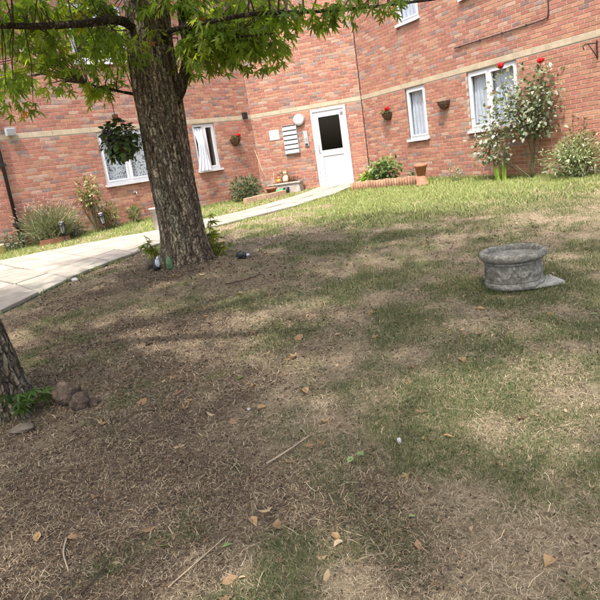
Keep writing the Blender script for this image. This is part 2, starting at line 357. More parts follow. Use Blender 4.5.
# the path bed sits just over the turf; slabs stand proud of it
path = pb.build('path', MT['joint']); tag(path, kind='structure')
rows = 21; sl_i = 0
tt = [0]
while tt[-1] < 1: tt.append(tt[-1] + rnd.uniform(.042, .056))
tt = [t / tt[-1] for t in tt]
for i in range(len(tt) - 1):
    a = path_pt(tt[i], 0); b = path_pt(tt[i], 1); wid = (a - b).length
    k = max(2, int(round(wid / .95))); off = rnd.uniform(-.06, .06)
    ws = [0] + [(j + off * (1 if i % 2 else -1)) / k for j in range(1, k)] + [1]
    for j in range(k):
        q = [path_pt(tt[i], ws[j]), path_pt(tt[i + 1], ws[j]), path_pt(tt[i + 1], ws[j + 1]), path_pt(tt[i], ws[j + 1])]
        c = sum(q, Vector((0, 0))) / 4
        q = [c + (p - c) * (1 - .022 / max(.2, (p - c).length)) for p in q]
        dz = rnd.uniform(.026, .036); tl = (rnd.uniform(-.006, .006), rnd.uniform(-.006, .006))
        zz = [gzf(p.x, p.y) + dz + tl[0] * (p.x - c.x) + tl[1] * (p.y - c.y) for p in q]
        s = MB(); g = rnd.uniform(.88, 1.08); s.cur = (.315 * g, .285 * g * rnd.uniform(.98, 1.02), .24 * g)
        top = [(p.x, p.y, z) for p, z in zip(q, zz)]; e = .008
        inn = [((p.x - c.x) * .985 + c.x, (p.y - c.y) * .985 + c.y, z + e) for p, z in zip(q, zz)]
        bot = [(p.x, p.y, z - .05) for p, z in zip(q, zz)]
        s.add(bot + top + inn, [(0, 1, 5, 4), (1, 2, 6, 5), (2, 3, 7, 6), (3, 0, 4, 7), (4, 5, 9, 8), (5, 6, 10, 9), (6, 7, 11, 10), (7, 4, 8, 11), (8, 9, 10, 11)])
        s.build('paving_slab', MT['slab'], path, color=True)

# ------------------------------------------------------------------ the brick building: three facets round the court
BH = 5.7
class Facet:
    def __init__(s, a, b, u0, u1):
        s.a = Vector((a[0], a[1], 0)); d = Vector((b[0] - a[0], b[1] - a[1], 0)); s.len = d.length; s.d = d.normalized()
        s.ang = math.atan2(s.d.y, s.d.x); s.n = Vector((s.d.y, -s.d.x, 0)); s.u0, s.u1 = u0, u1
        s.M = Matrix.Translation(s.a) @ Matrix.Rotation(s.ang, 4, 'Z')
        s.holes = []
    def pt(s, u, out=0, z=0): return s.M @ Vector((u, -out, z))
FA = Facet((-5.51, 13.15), (-.6, 18.1), -6.0, None); FA.u1 = FA.len
FC = Facet((-.6, 18.1), (2.4, 17.15), 0, None); FC.u1 = FC.len
FD = Facet((2.4, 17.15), (5.48, 10.6), 0, 11.0)
building = empty('apartment_building', (0, 18.3, 0), 0, 'two storey red brick apartment block with white windows and a pale stone band', 'building')
BI = building.matrix_basis.inverted()
WZ0, WZ1 = 1.02, 2.2
FA.holes = [(2.14, 3.5, WZ0, WZ1, 'double_lace'), (4.86, 5.6, WZ0, WZ1, 'open'), (2.0, 3.4, 3.72, 4.95, 'double')]
FC.holes = [(1.7, 2.69, -.2, 2.17, 'door')]
FD.holes = [(1.9, 2.63, WZ0, WZ1, 'single'), (4.03, 5.4, WZ0, WZ1, 'double_net'), (1.88, 2.67, 3.63, 4.85, 'single'), (4.05, 5.4, 3.63, 4.85, 'double'), (8.2, 9.5, WZ0, WZ1, 'double')]
COURSE, BL = .075, .225
BAND0, BAND1 = 2.215, 2.325
def brick_col(q):
    t = q.random()
    if t < .07: c = (.31, .19, .165)      # burnt, purplish
    elif t < .13: c = (.35, .255, .22)
    elif t < .34: c = (.49, .255, .165)   # orange
    elif t < .44: c = (.50, .325, .245)     # pale
    else: c = (.44, .195, .14)
    k = q.uniform(.86, 1.12) * .73
    return tuple(v * k for v in c)
TINTS = [brick_col(random.Random(k)) for k in range(14)]
def brick_mesh(L, tint):
    s = MB(); s.cur = tint; s.bbox(0, L, 0, .06, 0, .065, .004)
    me_o = s.build('brick', MT['brick'], None, color=True); me = me_o.data; bpy.data.objects.remove(me_o); return me
BRICK_ME = [brick_mesh(.215, t) for t in TINTS]
allb = MB(); q = random.Random(5); single = []
walls = {}
for nm, fc in (('a', FA), ('c', FC), ('d', FD)):
    # backing of mortar, built round the openings
    us = sorted({fc.u0, fc.u1, *[h[0] for h in fc.holes], *[h[1] for h in fc.holes]})
    zs = sorted({-.25, BH, *[max(-.25, h[2]) for h in fc.holes], *[h[3] for h in fc.holes]})
    s = MB()
    for u0, u1 in zip(us, us[1:]):
        for z0, z1 in zip(zs, zs[1:]):
            um, zm = (u0 + u1) / 2, (z0 + z1) / 2
            if any(h[0] < um < h[1] and h[2] < zm < h[3] for h in fc.holes): continue
            s.bbox(u0, u1, .0055, .28, z0, z1)
    wall = s.build('wall', MT['mortar'], building, BI @ fc.M); walls[nm] = wall
    # bricks, course by course
    row = 0; z = -.2
    while z < BH - .08:
        if z + COURSE > BAND0 - .01 and z < BAND1 - .005:
            z = BAND1 + .004; continue
        zb, zt = z, z + .065
        u = fc.u0 - (row % 2) * BL / 2 - .05
        segs = [(fc.u0, fc.u1)]
        for h in fc.holes:
            if h[2] < zt and h[3] > zb:
                ns = []
                for a, b in segs:
                    if h[1] <= a or h[0] >= b: ns.append((a, b)); continue
                    if h[0] > a: ns.append((a, h[0]))
                    if h[1] < b: ns.append((h[1], b))
                segs = ns
        while u < fc.u1:
            for a, b in segs:
                p0, p1 = max(u, a), min(u + .215, b)
                if p1 - p0 > .03:
                    dy = q.uniform(-.002, .002)
                    if nm == 'd' and p1 - p0 > .2149 and 5.42 < p0 < 7.4 and .05 < zb < 2.9 and len(single) < 300:
                        single.append((p0, dy, zb))
                    else:
                        allb.cur = brick_col(q); n0 = len(allb.v)
                        allb.bbox(p0, p1, dy, .05, zb, zt, .004)
                        for i in range(n0, len(allb.v)): allb.v[i] = tuple(BI @ (fc.M @ Vector(allb.v[i])))
            u += BL
        z += COURSE; row += 1
    # pale stone band, cut at the door head only where it meets it
    u = fc.u0
    while u < fc.u1 - .01:
        e = min(u + .445, fc.u1); s = MB(); s.bbox(u, e - .006, -.004, .05, BAND0, BAND1, .004)
        s.build('band_stone', MT['stone_band'], wall); u = e
for (p0, dy, zb) in single:
    o = bpy.data.objects.new('brick', BRICK_ME[q.randrange(len(BRICK_ME))]); col.objects.link(o); o.parent = walls['d']
    o.location = (p0, dy, zb)
tag(allb.build('brickwork', MT['brick'], building, color=True), kind='stuff')
# the pale joint in the corner between the door wall and the right wall
s = MB(); s.bbox(-.012, .012, -.012, .02, -.1, BH); s.build('movement_joint', MT['seal'], building, BI @ FD.M)
# roof with an eaves board so that the rooms are closed
s = MB(); rp = [FA.pt(FA.u0, .35), FA.pt(FA.u1 - .1, .35), FC.pt(0.1, .35), FC.pt(FC.u1 - .1, .35), FD.pt(.1, .35), FD.pt(FD.u1, .35)]
back = [FA.pt(FA.u0, -6), FA.pt(FA.u1 - 2, -6), FC.pt(0, -6), FC.pt(FC.u1, -6), FD.pt(3, -6), FD.pt(FD.u1, -6)]
lo = [Vector((p.x, p.y, BH + .02)) for p in rp]; hi = [Vector((p.x, p.y, BH + .2)) for p in rp]; rg = [Vector((p.x, p.y, BH + 2.6)) for p in back]; bl = [Vector((p.x, p.y, BH + .02)) for p in back]
k = len(rp); fs = []
for i in range(k - 1):
    fs += [(i, i + 1, k + i + 1, k + i), (k + i, k + i + 1, 2 * k + i + 1, 2 * k + i), (i, 3 * k + i, 3 * k + i + 1, i + 1)]
s.add([BI @ p for p in lo + hi + rg + bl], fs); s.build('roof', MT['roof'], building)

def curtain(u0, u1, z0, z1, y, waves, amp, m, fc, label, spread=0, parent_M=None):
    s = MB(); s.smooth = True; nu, nz_ = int(waves * 8), 8; vs = []
    for j in range(nz_ + 1):
        for i in range(nu + 1):
            t = i / nu; f = j / nz_; z = z1 + (z0 - z1) * f
            vs.append((u0 + (u1 - u0) * t, y + amp * math.sin(t * waves * 6.283 + .5 * math.sin(3 * f)) * (.5 + .5 * f) + .01 * math.sin(9 * t + 4 * f), z))
    s.add(vs, [(j * (nu + 1) + i, j * (nu + 1) + i + 1, (j + 1) * (nu + 1) + i + 1, (j + 1) * (nu + 1) + i) for j in range(nz_) for i in range(nu)])
    o = s.build('curtain', m, None, fc.M); tag(o, label, 'curtain', 'curtains hung inside the windows'); return o

def window(fc, h, where):
    u0, u1, z0, z1, kind = h; W = u1 - u0; H = z1 - z0
    s = MB(); f = .065; y0, y1 = .035, .10
    s.bbox(.006, W - .006, y0, y1, H - f, H - .006); s.bbox(.006, W - .006, y0, y1, .006, f)
    s.bbox(.006, f, y0, y1, f, H - f); s.bbox(W - f, W - .006, y0, y1, f, H - f)
    win = s.build('window', MT['upvc'], building, BI @ fc.M @ Matrix.Translation((u0, 0, z0)))
    s = MB(); s.bbox(0, .006, .03, .12, 0, H); s.bbox(W - .006, W, .03, .12, 0, H); s.bbox(.006, W - .006, .03, .12, H - .006, H); s.build('seal', MT['seal'], win)
    s = MB(); s.bbox(-.04, W + .04, -.05, .034, -.035, .004); s.bbox(-.04, W + .04, -.056, -.051, -.05, .004); s.build('sill', MT['upvc'], win)
    dbl = kind != 'single'; mid = W / 2 if kind != 'double_net' else W * .44
    if dbl:
        s = MB(); s.bbox(mid - .035, mid + .035, y0 - .004, y1, f, H - f); s.build('mullion', MT['upvc'], win)
    leaves = [(f, mid - .035), (mid + .035, W - f)] if dbl else [(f, W - f)]
    for i, (a, b) in enumerate(leaves):
        g = .035; s = MB(); yy0, yy1 = .02, .075
        opened = (kind == 'open' and i == 0)
        s.bbox(a, b, yy0, yy1, H - f - g, H - f); s.bbox(a, b, yy0, yy1, f, f + g); s.bbox(a, a + g, yy0, yy1, f + g, H - f - g); s.bbox(b - g, b, yy0, yy1, f + g, H - f - g)
        p = MB(); p.bbox(a + g, b - g, .045, .051, f + g, H - f - g)
        sash = s.build('sash', MT['upvc'], win); pane = p.build('pane', MT['glass'], win)
        if opened:
            # casement hung on its left side, standing open into the room
            T = Matrix.Translation((a, .02, 0)) @ Matrix.Rotation(R(72), 4, 'Z') @ Matrix.Translation((-a, -.02, 0))
            sash.matrix_local = T; pane.matrix_local = T
    s = MB(); d = .7  # shallow dark box added behind the glass to keep the inside dark
    s.bbox(-.1, W + .1, d, d + .02, -.2, H + .1); s.bbox(-.12, -.1, .3, d, -.2, H + .1); s.bbox(W + .1, W + .12, .3, d, -.2, H + .1)
    s.bbox(-.1, W + .1, .3, d, H + .1, H + .12); s.bbox(-.1, W + .1, .3, d, -.22, -.2); s.build('dark_room_box', MT['room'], win)
    zt = z1 - .07; zb = z0 + .06
    if kind == 'double_lace':
        curtain(u0 + .05, u1 - .05, zb, zt, .112, 5, .006, MT['lace'], fc, 'grey lace curtain in the window ' + where)
    elif kind == 'double_net':
        curtain(u0 + .02, u0 + W * .43, zb, zt, .122, 6, .016, MT['net'], fc, 'pleated white curtain in the left half of the window ' + where)
        curtain(u0 + W * .46, u1 - .02, zb, zt, .122, 6, .016, MT['net'], fc, 'pleated white curtain in the right half of the window ' + where)
    elif kind == 'single':
        curtain(u0 + .02, u1 - .17, zb, zt, .122, 4.5, .016, MT['net'], fc, 'white curtain in the ' + where)
    return win
WH = {'a': ['behind the tree trunk', 'with its casement open', 'on the upper floor above the lavender', 'on the upper floor above the open casement'],
      'c': ['', 'on the upper floor over the entrance'],
      'd': ['narrow window between two wall baskets', 'behind the rose bush', 'upper floor window above the narrow one', 'on the upper floor above the rose bush', 'beyond the pale shrub on the right wall']}
for nm, fc in (('a', FA), ('c', FC), ('d', FD)):
    for i, h in enumerate(fc.holes):
        if h[4] != 'door': window(fc, h, WH[nm][i])
# white curtain blown out over the sill of the open window
h = FA.holes[1]; s = MB(); s.smooth = True; vs = []; nu, nz_ = 20, 14
for j in range(nz_ + 1):
    f = j / nz_
    for i in range(nu + 1):
        t = i / nu; out = .02 + .09 * f * f; wd = .33 - .13 * math.sin(f * 3.0) + .10 * f * f
        vs.append((h[0] + .06 - .22 * f ** 3 + t * wd, .09 * (1 - min(1, f * 3)) - .05 * min(1, f * 3) - out + .02 * math.sin(t * 20 + f * 3), h[3] - .09 - f * 1.09))
s.add(vs, [(j * (nu + 1) + i, j * (nu + 1) + i + 1, (j + 1) * (nu + 1) + i + 1, (j + 1) * (nu + 1) + i) for j in range(nz_) for i in range(nu)])
tag(s.build('curtain', MT['net'], None, FA.M), 'white curtain blowing out over the sill of the open window', 'curtain')

# the front door
u0, u1 = 1.7, 2.69; W = u1 - u0; HD = 2.11; z0 = .06
s = MB(); f = .06
s.bbox(.006, W - .006, -.01, .08, HD - f, HD - .004); s.bbox(.006, f, -.01, .08, 0, HD - f); s.bbox(W - f, W - .006, -.01, .08, 0, HD - f)
door = s.build('door', MT['upvc'], building, BI @ FC.M @ Matrix.Translation((u0, 0, z0)))
tag(door, 'white entrance door with a dark glazed upper half')
s = MB(); a, b = f + .004, W - f - .004; g0, g1 = .20, W - .20
s.bbox(a, b, .012, .07, 1.9, HD - f - .004); s.bbox(a, g0, .012, .07, .02, 1.9); s.bbox(g1, b, .012, .07, .02, 1.9); s.bbox(g0, g1, .012, .07, .86, 1.01); s.bbox(g0, g1, .012, .07, .02, .17)
s.build('door_leaf', MT['upvc'], door)
s = MB(); s.bbox(g0, g1, .03, .05, .17, .86); s.build('door_panel', MT['upvc'], door)
s = MB()
for x0, x1, zz0, zz1 in ((g0 + .003, g1 - .003, .173, .187), (g0 + .003, g1 - .003, .843, .857), (g0 + .003, g0 + .017, .187, .843), (g1 - .017, g1 - .003, .187, .843)): s.bbox(x0, x1, .020, .0295, zz0, zz1)
s.build('panel_moulding', MT['upvc_grey'], door)
s = MB(); s.bbox(g0, g1, .035, .041, 1.01, 1.9); s.build('door_pane', MT['doorglass'], door)
s = MB(); s.bbox(g0, g1, .02, .034, 1.01, 1.022); s.bbox(g0, g1, .02, .034, 1.888, 1.9); s.bbox(g0, g0 + .012, .02, .034, 1.022, 1.888); s.bbox(g1 - .012, g1, .02, .034, 1.022, 1.888); s.build('gasket', MT['seal'], door)
s = MB(); s.bbox(.11, .14, -.004, .011, .95, 1.18); s.tube([(.125, -.004, 1.05), (.125, -.04, 1.05), (.2, -.04, 1.05)], .01, 6); s.build('door_handle', MT['steel'], door)
s = MB(); s.bbox(W - .17, W - .09, -.03, .011, 1.93, 1.99); s.build('door_closer', MT['upvc_grey'], door)
s = MB(); s.bbox(-.06, W + .1, -.32, .08, -.2, -.004); s.build('threshold', MT['concrete'], door)
s = MB(); s.bbox(-.4, W + .4, 1.2, 1.25, -.2, 2.4); s.bbox(-.45, -.4, .3, 1.2, -.2, 2.4); s.bbox(W + .4, W + .45, .3, 1.2, -.2, 2.4); s.bbox(-.4, W + .4, .3, 1.2, 2.4, 2.45); s.build('dark_hall_box', MT['room'], door)  # dark box added behind the door glass to keep the hall dark

# ---- things fixed to the walls
def on_wall(name, fc, u, z, label, cat, group=None, out=0.0):
    o = empty(name, (0, 0, 0), 0, label, cat, group); o.matrix_basis = fc.M @ Matrix.Translation((u, -out, z)); return o
RX = Matrix.Rotation(R(90), 4, 'X')     # lathe axis (z) turned to face out of the wall (-y)
t = on_wall('wall_light', FC, 1.37, 1.98, 'round white bulkhead lamp beside the front door', 'wall lamp', out=.005)
s = MB(); s.lathe([(0, 0), (.155, 0), (.16, .02), (.155, .035)], n=32, M=RX); s.build('base_plate', MT['upvc'], t)
s = MB(); s.lathe([(.15, .036), (.148, .06), (.125, .085), (.07, .1), (0, .104)], n=32, M=RX); s.build('diffuser', MT['opal'], t)
t = on_wall('letterbox_bank', FC, .88, 1.12, 'stack of six white letterboxes between notice and intercom', 'letterboxes', out=.004)
s = MB(); s.bbox(-.012, .40, -.07, .0, -.012, .76); s.build('housing', MT['upvc_grey'], t)
for k in range(6):
    zz = .005 + k * .125
    fl = MB(); fl.bbox(0, .388, -.085, -.0705, zz, zz + .092, .004); fo = fl.build('letterbox_flap', MT['upvc'], t)
    sl = MB(); sl.bbox(.0, .388, -.0745, -.0705, zz + .094, zz + .124); sl.build('slot', MT['black'], fo)
t = on_wall('intercom_panel', FC, 1.44, 1.25, 'grey entry intercom panel between letterboxes and door', 'intercom', out=.004)
s = MB(); s.bbox(0, .12, -.03, 0, 0, .42, .004); s.build('panel', MT['upvc_grey'], t)
s = MB(); s.bbox(.03, .09, -.034, -.0305, .24, .31); s.build('display', MT['paintwhite'], t)
for k in range(4):
    s = MB(); s.bbox(.03 + .034 * (k % 2), .056 + .034 * (k % 2), -.035, -.0305, .13 + .045 * (k // 2), .155 + .045 * (k // 2)); s.build('button', MT['steel'], t)
s = MB(); s.bbox(.02, .10, -.036, -.0305, .02, .075); s.build('card_reader', MT['seal'], t)
t = on_wall('notice_sign', FC, .46, 1.55, 'small white notice on the brick left of the letterboxes', 'sign', out=.004)
s = MB(); s.bbox(0, .285, -.012, 0, 0, .27, .003); s.build('notice_plate', MT['paper'], t)
for k in (.03, .255):
    s = MB(); s.lathe([(0, .0), (.006, 0), (.005, .004), (0, .005)], (k, -.0125, .25), 8, M=RX); s.build('screw', MT['steel'], t)
t = on_wall('security_light', FA, .2, 2.28, 'small grey security light on the band at far left', 'security light', out=.006)
s = MB(); s.bbox(-.1, .1, -.1, -.03, 0, .15, .006); s.build('lamp_housing', MT['upvc_grey'], t)
s = MB(); s.bbox(-.08, .08, -.104, -.101, .02, .13); s.build('lens', MT['smoke'], t)
s = MB(); s.bbox(-.03, .03, -.03, 0, .04, .11); s.build('bracket', MT['black'], t)
t = on_wall('flue_vent', FA, 6.72, 2.23, 'square black flue vent on the band above the wall basket', 'vent', out=.006)
s = MB(); s.bbox(-.08, .08, -.06, 0, 0, .17, .005); s.build('vent_box', MT['black'], t)
for k in range(4):
    s = MB(); s.bbox(-.065, .065, -.07, -.061, .02 + k * .037, .04 + k * .037); s.build('louvre', MT['seal'], t)
t = on_wall('air_brick', FA, 5.75, .16, 'dark terracotta air brick low on the wall under the open window', 'air brick', out=.003)
s = MB(); s.bbox(0, .215, -.006, 0, 0, .09, .003); s.build('grille', MT['terracotta'], t)
for k in range(5):
    s = MB(); s.bbox(.02 + k * .038, .042 + k * .038, -.009, -.0065, .015, .075); s.build('slot', MT['black'], t)
t = on_wall('garden_tap', FA, 2.8, .7, 'small outdoor tap on the wall below the lace curtained window', 'tap', out=.004)
s = MB(); s.tube([(0, 0, .06), (0, -.09, .06), (0, -.11, .03), (0, -.11, 0)], .013, 8); s.build('spout', MT['steel'], t)
s = MB(); s.bbox(-.035, .035, -.07, -.05, .085, .1); s.tube([(0, -.06, .06), (0, -.06, .085)], .008, 6); s.build('tap_handle', MT['steel'], t)
s = MB(); s.lathe([(0, 0), (.028, 0), (.026, .008), (0, .009)], (0, 0, .06), 10, M=RX); s.build('wall_flange', MT['steel'], t)
# drainpipe
t = on_wall('drainpipe', FA, -.12, .0, 'black drainpipe running down the brick wall at far left', 'drainpipe', out=.004)
s = MB(); s.tube([(0, -.075, .12), (0, -.075, 5.5)], .036, 12); s.tube([(0, -.075, .13), (0, -.09, .08), (0, -.16, .03)], .038, 12); s.build('pipe', MT['black'], t)
for zz in (.5, 1.7, 3.0, 4.3):
    s = MB(); s.bbox(-.06, .06, -.115, 0, zz, zz + .05); s.build('pipe_clip', MT['black'], t)
# cable and bracket on the right wall
t = on_wall('wall_cable', FD, 0, 0, 'thin grey cable clipped across the brick above the rose window', 'cable', out=.006)
s = MB(); s.tube([(3.76, -.012, 2.74), (4.6, -.012, 2.735), (5.4, -.012, 2.73), (6.1, -.012, 2.73), (6.2, -.012, 2.75), (6.22, -.012, 2.85), (6.24, -.012, 3.6), (6.25, -.012, 5.5)], .011, 6); s.build('cable', MT['seal'], t)
for u in (3.9, 4.5, 5.1, 5.7):
    s = MB(); s.bbox(u, u + .02, -.026, 0, 2.715, 2.755); s.build('cable_clip', MT['seal'], t)
t = on_wall('basket_bracket', FD, 7.15, 2.0, 'black hooked iron bracket with no basket on the right wall', 'bracket', out=.004)
s = MB(); s.bbox(-.012, .012, -.012, 0, -.12, .16); s.build('back_strap', MT['iron'], t)
s = MB(); s.tube([(0, -.01, .12), (0, -.2, .12), (0, -.3, .115), (0, -.335, .085), (0, -.33, .05), (0, -.31, .04)], .009, 6); s.build('arm', MT['iron'], t)
s = MB(); s.tube([(0, -.01, -.1), (0, -.1, .0), (0, -.21, .11)], .007, 6); s.build('brace', MT['iron'], t)

# ------------------------------------------------------------------ leaf builders
def leaf_maple(curl=.15):
    """deeply cut five-lobed leaf, base at the origin, tip at +y, length 1"""
    tips = [(-112, .52), (-52, .82), (0, 1.0), (52, .82), (112, .52)]
    out = []
    for i, (a, r) in enumerate(tips):
        a = R(a); cx, cy = 0, .18
        for da, k in ((-.26, .52), (0, 1), (.26, .52)):
            out.append((cx + math.sin(a + da) * r * k * .78, cy + math.cos(a + da) * r * k * .82))
        if i < 4:
            am = R((tips[i][0] + tips[i + 1][0]) / 2); out.append((math.sin(am) * .15, cy + math.cos(am) * .15))
    v = [(0, 0.02, 0)] + [(x, y, -curl * (x * x * 1.6 + max(0, y) ** 2 * .8)) for x, y in out]
    return np.array(v), np.array([(0, i, i + 1) for i in range(1, len(v) - 1)][::-1])[:, ::-1]
def leaf_simple(w=.4, curl=.25):
    v = [(0, 0, 0), (-w * .75, .35, .06), (0, .4, 0), (w * .75, .35, .06), (-w * .6, .7, .05 - curl * .4), (0, .72, -curl * .4), (w * .6, .7, .05 - curl * .4), (0, 1, -curl)]
    return np.array(v), np.array([(0, 2, 1), (0, 3, 2), (1, 2, 5), (1, 5, 4), (2, 3, 6), (2, 6, 5), (4, 5, 7), (5, 6, 7)])
def leaf_blade(w=.06, curl=.3):
    v = [(-w, 0, 0), (w, 0, 0), (-w * .8, .5, -curl * .25), (w * .8, .5, -curl * .25), (0, 1, -curl)]
    return np.array(v), np.array([(0, 1, 3), (0, 3, 2), (2, 3, 4)])
def instances(tpl, pos, ydir, up, size, cols, jitter=.0):
    """places n copies of a leaf template: y axis along ydir, z near up"""
    V, F = tpl; n = len(pos); y = ydir / np.linalg.norm(ydir, axis=1, keepdims=True)
    x = np.cross(y, up); x /= (np.linalg.norm(x, axis=1, keepdims=True) + 1e-9); z = np.cross(x, y)
    P = pos[:, None] + size[:, None, None] * (V[None, :, 0, None] * x[:, None] + V[None, :, 1, None] * y[:, None] + V[None, :, 2, None] * z[:, None])
    FF = F[None] + (np.arange(n) * len(V))[:, None, None]
    return P.reshape(-1, 3), FF.reshape(-1, 3), np.repeat(cols, len(V), 0)
def rdir(n): 
    d = rng.normal(size=(n, 3)); return d / np.linalg.norm(d, axis=1, keepdims=True)

# ------------------------------------------------------------------ trees
def trunk_mesh(name, base, pts, rads, parent, seed, flare=.5, segs=120, colA=(.24, .185, .135), colB=(.09, .068, .05)):
    pts = [Vector(p) for p in pts]; nr = 150
    cum = [0]
    for a, b in zip(pts, pts[1:]): cum.append(cum[-1] + (b - a).length)
    V = []; C = []
    for i in range(nr):
        f = (i / (nr - 1)) ** 1.0 * cum[-1]; k = max(j for j in range(len(cum)) if cum[j] <= f + 1e-9); k = min(k, len(pts) - 2)
        tt_ = (f - cum[k]) / (cum[k + 1] - cum[k]); tt_s = tt_
        p = pts[k].lerp(pts[k + 1], tt_s); r = rads[k] + (rads[k + 1] - rads[k]) * tt_s
        h = f; a = np.linspace(0, 2 * np.pi, segs, endpoint=False)
        root = flare * math.exp(-h / .17) * (.55 + .45 * np.cos(5 * a + seed) + .25 * np.cos(3 * a + seed * 2))
        ca, sa = np.cos(a), np.sin(a)
        ridge = fbm(ca * 3.2 + 10 + sa * 2.0, sa * 3.2 + h * 1.3 + 20 + ca, seed, 3) - .5
        plate = np.abs(fbm(ca * 8 + 30 + .35 * h, sa * 8 + h * 2.6 + 7 * ca, seed + 9, 3) - .5) * 2
        burl = vnoise(ca * 1.4 + 5, sa * 1.4 + h * 1.9, seed + 20) - .5
        rr = r * (1 + root + .16 * burl + .14 * ridge) + .045 * (np.minimum(plate, .35) - .2)
        V.append(np.stack([p.x + rr * ca, p.y + rr * sa, np.full(segs, p.z)], 1))
        m = np.clip(plate * 3.0 - .1, 0, 1)[:, None]; lich = np.clip((fbm(ca * 4 + 50, sa * 4 + h * 3, seed + 30, 3) - .56) * 7, 0, 1)[:, None]
        cc = np.array(colB) * (1 - m) + np.array(colA) * m; C.append(cc * (1 - .6 * lich) + np.array((.19, .19, .13)) * .6 * lich)
    V = np.concatenate(V); C = np.concatenate(C); idx = np.arange(nr * segs).reshape(nr, segs); nxt = np.roll(idx, -1, 1)
    F = np.stack([idx[:-1], nxt[:-1], nxt[1:], idx[1:]], -1).reshape(-1, 4)
    return np_mesh(name, V - np.array(base), F, MT['bark'], parent, C, True)

def limb_pts(pts, n=7):
    """smooth polyline through control points"""
    P = [Vector(p) for p in pts]; P = [P[0] * 2 - P[1]] + P + [P[-1] * 2 - P[-2]]; out = []
    for i in range(1, len(P) - 2):
        for k in range(n):
            t = k / n; a, b, c, d = P[i - 1:i + 3]
            out.append(.5 * ((2 * b) + (c - a) * t + (2 * a - 5 * b + 4 * c - d) * t * t + (3 * b - a - 3 * c + d) * t ** 3))
    out.append(P[-2]); return out

LEAF_TPL = [leaf_maple(.12), leaf_maple(.3), leaf_maple(.5)]
def tree(label, base, trunk_pts, trunk_r, limbs, centre, radii, n_clusters, zfun, seed, droop, leaf_size, extra, flare=.45, per=15):
    T = empty('maple_tree', base, 0, label, 'tree'); B = Vector(base)
    trunk_mesh('trunk', base, trunk_pts, trunk_r, T, seed, flare)
    q = random.Random(seed); nodes = []
    for pts, r0, r1 in limbs:
        P = limb_pts(pts); s = MB(); k = len(P); rad = [r0 + (r1 - r0) * (i / (k - 1)) ** .8 for i in range(k)]
        s.cur = (.062, .048, .036); s.tube([p - B for p in P], rad, 10, jit=.09); s.build('branch', MT['bark'], T, color=True)
        nodes += [(p, r) for p, r in list(zip(P, rad))[2:]]
    # cluster centres through the crown volume, denser towards its skin, plus given ones along low limbs or placed to shade
    cl = []
    while len(cl) < n_clusters:
        d = Vector((q.gauss(0, 1), q.gauss(0, 1), q.gauss(0, 1))).normalized(); rr = q.random() ** .45
        p = Vector((centre[0] + d.x * radii[0] * rr, centre[1] + d.y * radii[1] * rr, centre[2] + d.z * radii[2] * rr))
        if p.z < zfun(p.x, p.y): continue
        if fbm(p.x * .8 + seed, p.y * .8 + p.z * .5, 60, 2) < .33: continue     # gaps
        gx, gy = p.x + .155 * p.z, p.y + .46 * p.z                              # where this cluster's shade lands; holes below are cut for sun dapples
        if any(((gx - hx_) / ra) ** 2 + ((gy - hy_) / rb) ** 2 < 1 and q.random() < pr for hx_, hy_, ra, rb, pr in ((-1.0, 5.6, .75, .32, .9), (-.75, 4.6, .8, .38, .9), (-.2, 3.8, .6, .3, .8), (-1.4, 4.9, .5, .25, .85), (.3, 5.0, .5, .3, .6), (.9, 6.2, 1.0, .5, .6))): continue
        cl.append((p, 1.0))
    cl += [(Vector(p), sc) for p, sc in extra if not (abs(p[0] + 1.12) < .36 and p[1] < 7.5 and p[2] < 2.9 and q.random() < .8)]
    tw = MB(); pos = []; yd = []; upv = []; sz = []; co = []
    for p, sc in cl:
        nd, nr = min(nodes, key=lambda a: (a[0] - p).length_squared)
        mid = nd.lerp(p, .55) + Vector((q.uniform(-.1, .1), q.uniform(-.1, .1), .12 * (p - nd).length))
        L = (p - nd).length
        if L > .05: tw.tube([nd - B, mid - B, p - B], [min(nr * .6, .006 + .006 * L), .006, .003], 4, cap=False)
        out = (p - nd); out.z *= .3
        if out.length < .01: out = Vector((q.uniform(-1, 1), q.uniform(-1, 1), 0))
        out.normalize(); n = int(per * sc * q.uniform(.75, 1.25))
        tone = q.uniform(.72, 1.25); yel = q.random()
        for i in range(n):
            t = i / n; a = q.uniform(0, 6.28)
            o = out * (.30 * t - .12) * sc + Vector((math.cos(a), math.sin(a), q.uniform(-.9, .5))) * q.uniform(.04, .20) * sc
            lp = p + o
            if lp.z < zfun(lp.x, lp.y) - .25 and sc >= 1: continue
            dv = Vector((math.cos(a), math.sin(a), 0)) * q.uniform(.35, 1.0) + out * .35 + Vector((0, 0, -droop * q.uniform(.3, 1.5)))
            pos.append(lp - B); yd.append(dv); uz = Vector((q.gauss(0, .35), q.gauss(0, .35), 1)); upv.append(uz)
            sz.append(leaf_size * q.uniform(.62, 1.2)); k = tone * q.uniform(.8, 1.2)
            c = (.088, .145, .028) if yel < .7 else (.135, .185, .034)
            if q.random() < .006: c = (.22, .1, .03)
            co.append((c[0] * k, c[1] * k, c[2] * k))
    tag(tw.build('twigs', MT['twig'], T), kind='stuff')
    pos, yd, upv, sz, co = map(np.array, (pos, yd, upv, sz, co)); V = []; Fc = []; C = []; off = 0
    pick = rng.integers(0, 3, len(pos))
    for k in range(3):
        m = pick == k; v, f, c = instances(LEAF_TPL[k], pos[m], yd[m], upv[m], sz[m], co[m]); V.append(v); Fc.append(f + off); C.append(c); off += len(v)
    tag(np_mesh('crown', np.concatenate(V), np.concatenate(Fc), MT['leaf'], T, np.concatenate(C)), kind='stuff')
    return T

